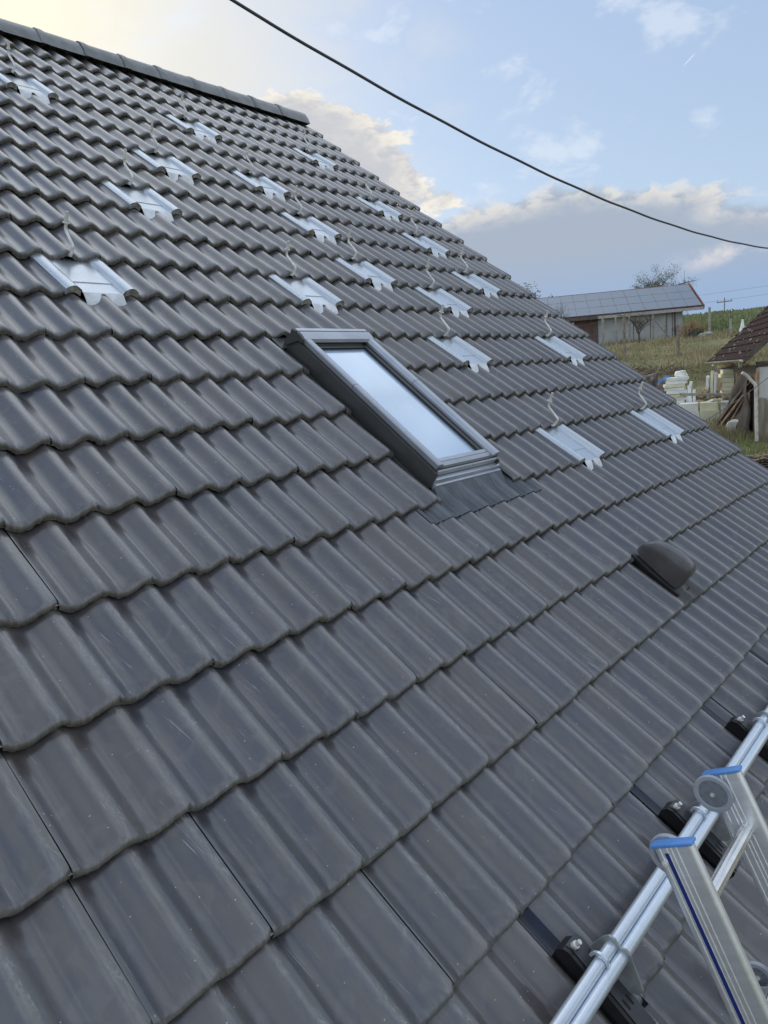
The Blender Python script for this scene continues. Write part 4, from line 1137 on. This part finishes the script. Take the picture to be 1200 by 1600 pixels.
for k, (yy, ang_, h_) in enumerate(((5.45, .16, .75), (5.34, -.10, .62), (5.22, -.02, .45))):
    oriented_box('broken_slab', ['tallest broken white slab standing beside the left stack', 'middle broken white slab leaning beside the left stack', 'shortest broken white slab right of the left stack'][k], 'insulation board', (25.8, yy+.22, 3.66), (.10, .4, h_), dirw, M['eps'], None, 0, ang_)
def lump(mb, p, r, rd, mi=0):
    bm = bmesh.new(); bmesh.ops.create_icosphere(bm, subdivisions=1, radius=r)
    sx, sy, sz_ = rd.uniform(.7, 1.3), rd.uniform(.7, 1.3), rd.uniform(.6, 1.)
    o = len(mb.v)
    for v in bm.verts: k = rd.uniform(.75, 1.2); mb.v.append((p[0]+v.co.x*sx*k, p[1]+v.co.y*sy*k, p[2]+v.co.z*sz_*k))
    bm.verts.index_update()
    for f in bm.faces: mb.f.append(tuple(o+q.index for q in f.verts)); mb.mi.append(mi)
    bm.free()
M['lumps'] = simple('tan_foam_lumps', (.55, .43, .25), .9, 0, .25, 5)
a = MB(); rdl = random.Random(6)
for k in range(110):
    a_ = rdl.gauss(0, .38); hgt = max(0, .42-abs(a_)*.5)*rdl.random()
    lump(a, (26.0+rdl.gauss(0, .12)+a_*.1, 5.2-a_, 3.76+hgt), rdl.uniform(.04, .09), rdl)
o = part('foam_rubble', a, M['lumps'], None); tag(o, 'heap of tan broken foam lumps on the low insulation pile', 'rubble', None, 'stuff')
a = MB()
for k in range(26): lump(a, (26.6+rdl.gauss(0, .15), 4.42+rdl.gauss(0, .22), 4.82+rdl.uniform(0, .10)), rdl.uniform(.04, .09), rdl)
o = part('stone_rubble', a, M['lumps'], None); tag(o, 'broken tan pieces lying on top of the tall yellow stack', 'rubble', None, 'stuff')
for k in range(26):
    t = rdl.random(); px_, py_ = 24.7+rdl.uniform(-.6, .7), 5.6-2.2*t
    on = .505+.27 if rdl.random() < .5 else 0
    w_ = rdl.uniform(.15, .5)
    z_ = gz(px_, py_)+(on if 24.9 < px_ < 25.5 else 0)-.02
    oriented_box('scrap_board', 'broken pale scrap lying about the insulation stacks', 'scrap', (px_, py_, z_), (w_, rdl.uniform(.1, .4), rdl.uniform(.03, .08)), rdl.uniform(0, 3), M['eps'] if k % 3 else M['xps'], 'broken insulation scraps', rdl.uniform(-.3, .3), rdl.uniform(-.4, .4))
for k in range(9):
    y0_ = 5.6-.25*k; p = Vector((24.15+rdl.uniform(-.3, .3), y0_, 0)); p.z = gz(p.x, p.y)+.05
    a = MB(); q = Vector((rdl.uniform(-.3, .3), rdl.uniform(-.9, .9), rdl.uniform(.0, .35))); a.tube([(0, 0, 0), q], [.03, .026], 4)
    tag(part('timber_offcut', a, M['plank'], None, False, p), 'brown timber offcut lying in front of the insulation pile', 'timber', 'timber offcuts in the yard')
# bundle of brown sheets under blue tarpaulin
M['tarp'] = simple('blue_tarpaulin', (.06, .20, .50), .45, 0, .2, 6)
M['brownpile'] = simple('brown_cloth', (.14, .115, .10), .9, 0, .2, 6)
def crumpled(name, label, cat, c_, rad, mat, seed):
    bm = bmesh.new(); bmesh.ops.create_icosphere(bm, subdivisions=3, radius=1); rd = random.Random(seed)
    ph = [(Vector((rd.uniform(-3, 3), rd.uniform(-3, 3), rd.uniform(-3, 3))), rd.uniform(0, 6)) for _ in range(8)]
    for v in bm.verts:
        n_ = v.co.normalized(); k = 1+sum(.07*sin(n_.dot(w_)*2+p_) for w_, p_ in ph)
        q = Vector([math.copysign(abs(cc)**.6, cc) for cc in n_])*k*.8
        v.co = Vector((q.x*rad[0], q.y*rad[1], q.z*rad[2]))
    me = bpy.data.meshes.new(name); bm.to_mesh(me); bm.free(); me.materials.append(mat)
    me.polygons.foreach_set('use_smooth', [True]*len(me.polygons)); me.set_sharp_from_angle(angle=radians(25))
    return tag(link(name, me, None, c_), label, cat)
crumpled('covered_pile', 'brown covered pile behind the roof edge left of the blue tarpaulin', 'pile', (28.1, 8.0, 4.05), (.7, .62, .85), M['brownpile'], 1)
crumpled('tarpaulin', 'crumpled blue tarpaulin beside the brown covered pile', 'tarpaulin', (27.3, 7.0, 3.95), (.28, .28, .68), M['tarp'], 2)
crumpled('covered_pile', 'smaller brown bundle between the blue tarpaulin and white boards', 'pile', (26.6, 6.75, 3.8), (.4, .36, .75), M['brownpile'], 3)
crumpled('sack', 'white sack lying on top of the left stack of boards', 'sack', (26.1, 6.0, 4.66), (.28, .24, .16), M['eps'], 4)
crumpled('sack', 'white sack at the roof edge behind the brown covered pile', 'sack', (29.3, 9.2, 4.62), (.30, .26, .26), M['eps'], 5)
crumpled('boulder', 'pale white boulder in the grass at the foot of the shed', 'boulder', (23.75, 3.38, gz(23.7, 3.4)+.24), (.46, .40, .30), simple('white_stone', (.60, .59, .54), .9, 0, .12, 5, bump=.5, bscale=10), 6)
crumpled('boulder', 'pale stone slab lying on the bank right of the dark bush', 'boulder', (50.8, 12.7, gz(50.8, 12.7)+.15), (.45, .55, .35), M['conc'], 7)
a = MB(); a.tube([(0, 0, -.2), (0, 0, .55), (0, 0, .8), (0, 0, 1.15)], [.16, .17, .10, .05], 8)
tag(part('marker_post', a, M['eps'], None, 50, (47.5, 9.56, gz(47.5, 9.56))), 'short white pointed marker showing just above the shed roof', 'marker')
# clump of dry reeds beside the barn
a = MB(); rdr = random.Random(9)
for k in range(500):
    x, y = rdr.gauss(0, .22), rdr.gauss(0, .38); h = rdr.uniform(.8, 1.6)
    b_ = Vector((rdr.uniform(-.12, .12), rdr.uniform(-.12, .12), h)); w_ = Vector((rdr.uniform(-.02, .02), .018, 0))
    p = Vector((x, y, -.1)); a.add([p-w_, p+w_, p+b_], [(0, 1, 2)])
tag(part('reed_clump', a, simple('dry_reeds', (.40, .28, .15), .9, 0, .25, 3), None, fix=False, loc=(56.2, 15.3, gz(56.2, 15.3))), 'tan clump of dry reeds beside the barn corner', 'plant')
# brushwood heap
a = MB()
for k in range(160):
    x, y = rdr.gauss(0, .8), rdr.gauss(0, 1.3); p = Vector((x, y, rdr.uniform(0, .45)*max(0, 1-abs(y)/3)))
    q = p+Vector((rdr.uniform(-.6, .6), rdr.uniform(-.8, .8), rdr.uniform(-.05, .35))); a.tube([p, q], [.018, .008], 3)
tag(part('brushwood', a, simple('brown_brush', (.13, .085, .07), .9, 0, .25, 3), None, fix=False, loc=(33.5, 10.5, gz(33.5, 10.5))), 'heap of brown brushwood on the bank behind the covered pile', 'brushwood', None, 'stuff')

# ---- stack of old roof tiles at the verge
M['oldtile'] = simple('old_clay_tile', (.20, .13, .095), .9, 0, .3, 6)
tm = MB(); nn = 8
for k in (0, 1):
    for i in range(nn+1):
        x = -.19+.38*i/nn; tm.v.append((x, -.11 if k == 0 else .11, .022*sin(i/nn*2*pi)))
for k in (0, 1):
    for i in range(nn+1):
        x = -.19+.38*i/nn; tm.v.append((x, -.11 if k == 0 else .11, .022*sin(i/nn*2*pi)-.022))
n1_ = nn+1
for i in range(nn):
    tm.add([], []); tm.f += [(i, i+1, n1_+i+1, n1_+i), (2*n1_+i, 3*n1_+i, 3*n1_+i+1, 2*n1_+i+1), (i, 2*n1_+i, 2*n1_+i+1, i+1), (n1_+i, n1_+i+1, 3*n1_+i+1, 3*n1_+i)]; tm.mi += [0]*4
tm.f += [(0, n1_, 3*n1_, 2*n1_), (nn, 2*n1_+nn, 3*n1_+nn, n1_+nn)]; tm.mi += [0, 0]
tme = tm.mesh('old_tile', M['oldtile'])
for row in range(2):
    for cI in range(7):
        for lay in range(9):
            q = Vector((18.75+row*.28+.12*cI*.98, 2.25-.40*cI*.94, 2.10+lay*.056+row*.05))
            q += Vector((rdr.uniform(-.02, .02), rdr.uniform(-.02, .02), rdr.uniform(-.006, .006)))
            o = link('old_tile', tme, None, q, (rdr.uniform(-.03, .03), rdr.uniform(-.05, .05), dirw+rdr.uniform(-.12, .12)))
            tag(o, 'weathered brown clay tile in the stack behind the lower right verge', 'tile', 'old clay tiles stacked behind the verge')
# thin wire from the shed
a = MB(); pts_ = []
for k in range(21):
    t = k/20; P = Vector((17.2, 3.35, 3.2))*(1-t)+Vector((20.9, 1.75, 4.66))*t; P.z -= .12*4*t*(1-t); pts_.append(P)
a.tube(pts_, .009, 5); tag(part('wire', a, M['cable'], None), 'thin dark wire slanting down in front of the shed', 'wire')

# ---- grass
def grass(name, label, n_, region, hlo, hhi, w_, mat, seed):
    rd = random.Random(seed); a = MB(); kept = 0
    while kept < n_:
        D = region[0]*(region[1]/region[0])**rd.random(); az_ = radians(rd.uniform(region[2], region[3]))
        x, y = CAM.x+D*sin(az_), CAM.y+D*cos(az_)
        cl_ = sin(x*.55+1.7*sin(y*.4))+sin(y*.7+x*.23)
        if rd.random() > .55+.35*cl_: continue
        kept += 1
        z = gz(x, y)+bumps(x, y)-.02; h = rd.uniform(hlo, hhi)*(.7+.3*max(0, cl_)); ww = w_*rd.uniform(.6, 1.4)*max(1, D/30)
        lean = Vector((rd.gauss(0, .3), rd.gauss(0, .3), 1))*h
        px_ = Vector((cos(az_), -sin(az_), 0))*ww; p = Vector((x, y, z))
        a.v += [tuple(p-px_), tuple(p+px_), tuple(p+lean)]; k = len(a.v); a.f.append((k-3, k-2, k-1)); a.mi.append(0)
    o = part(name, a, mat, None, fix=False); o['kind'] = 'stuff'; o['label'] = label; o['category'] = 'grass'
    return o
M['grass'] = simple('green_grass', (.15, .185, .075), .9, 0, .35, .6, c2=(.25, .23, .12), spec=.15)
M['drygrass'] = simple('dry_grass', (.38, .32, .20), .9, 0, .3, .6, c2=(.24, .21, .12), spec=.15)
M['crop'] = simple('field_crop', (.19, .23, .11), .9, 0, .25, .25, c2=(.27, .28, .15), spec=.15)
grass('grass', 'short green grass around the shed and on the bank', 36000, (12, 60, 56, 88), .06, .24, .022, M['grass'], 1)
grass('dry_grass', 'tall dry straw coloured grass on the bank', 20000, (24, 62, 62, 82), .12, .42, .014, M['drygrass'], 2)
grass('field_crop', 'green field crop on the hill up to the skyline', 22000, (62, 170, 66, 84), .25, .75, .08, M['crop'], 3)
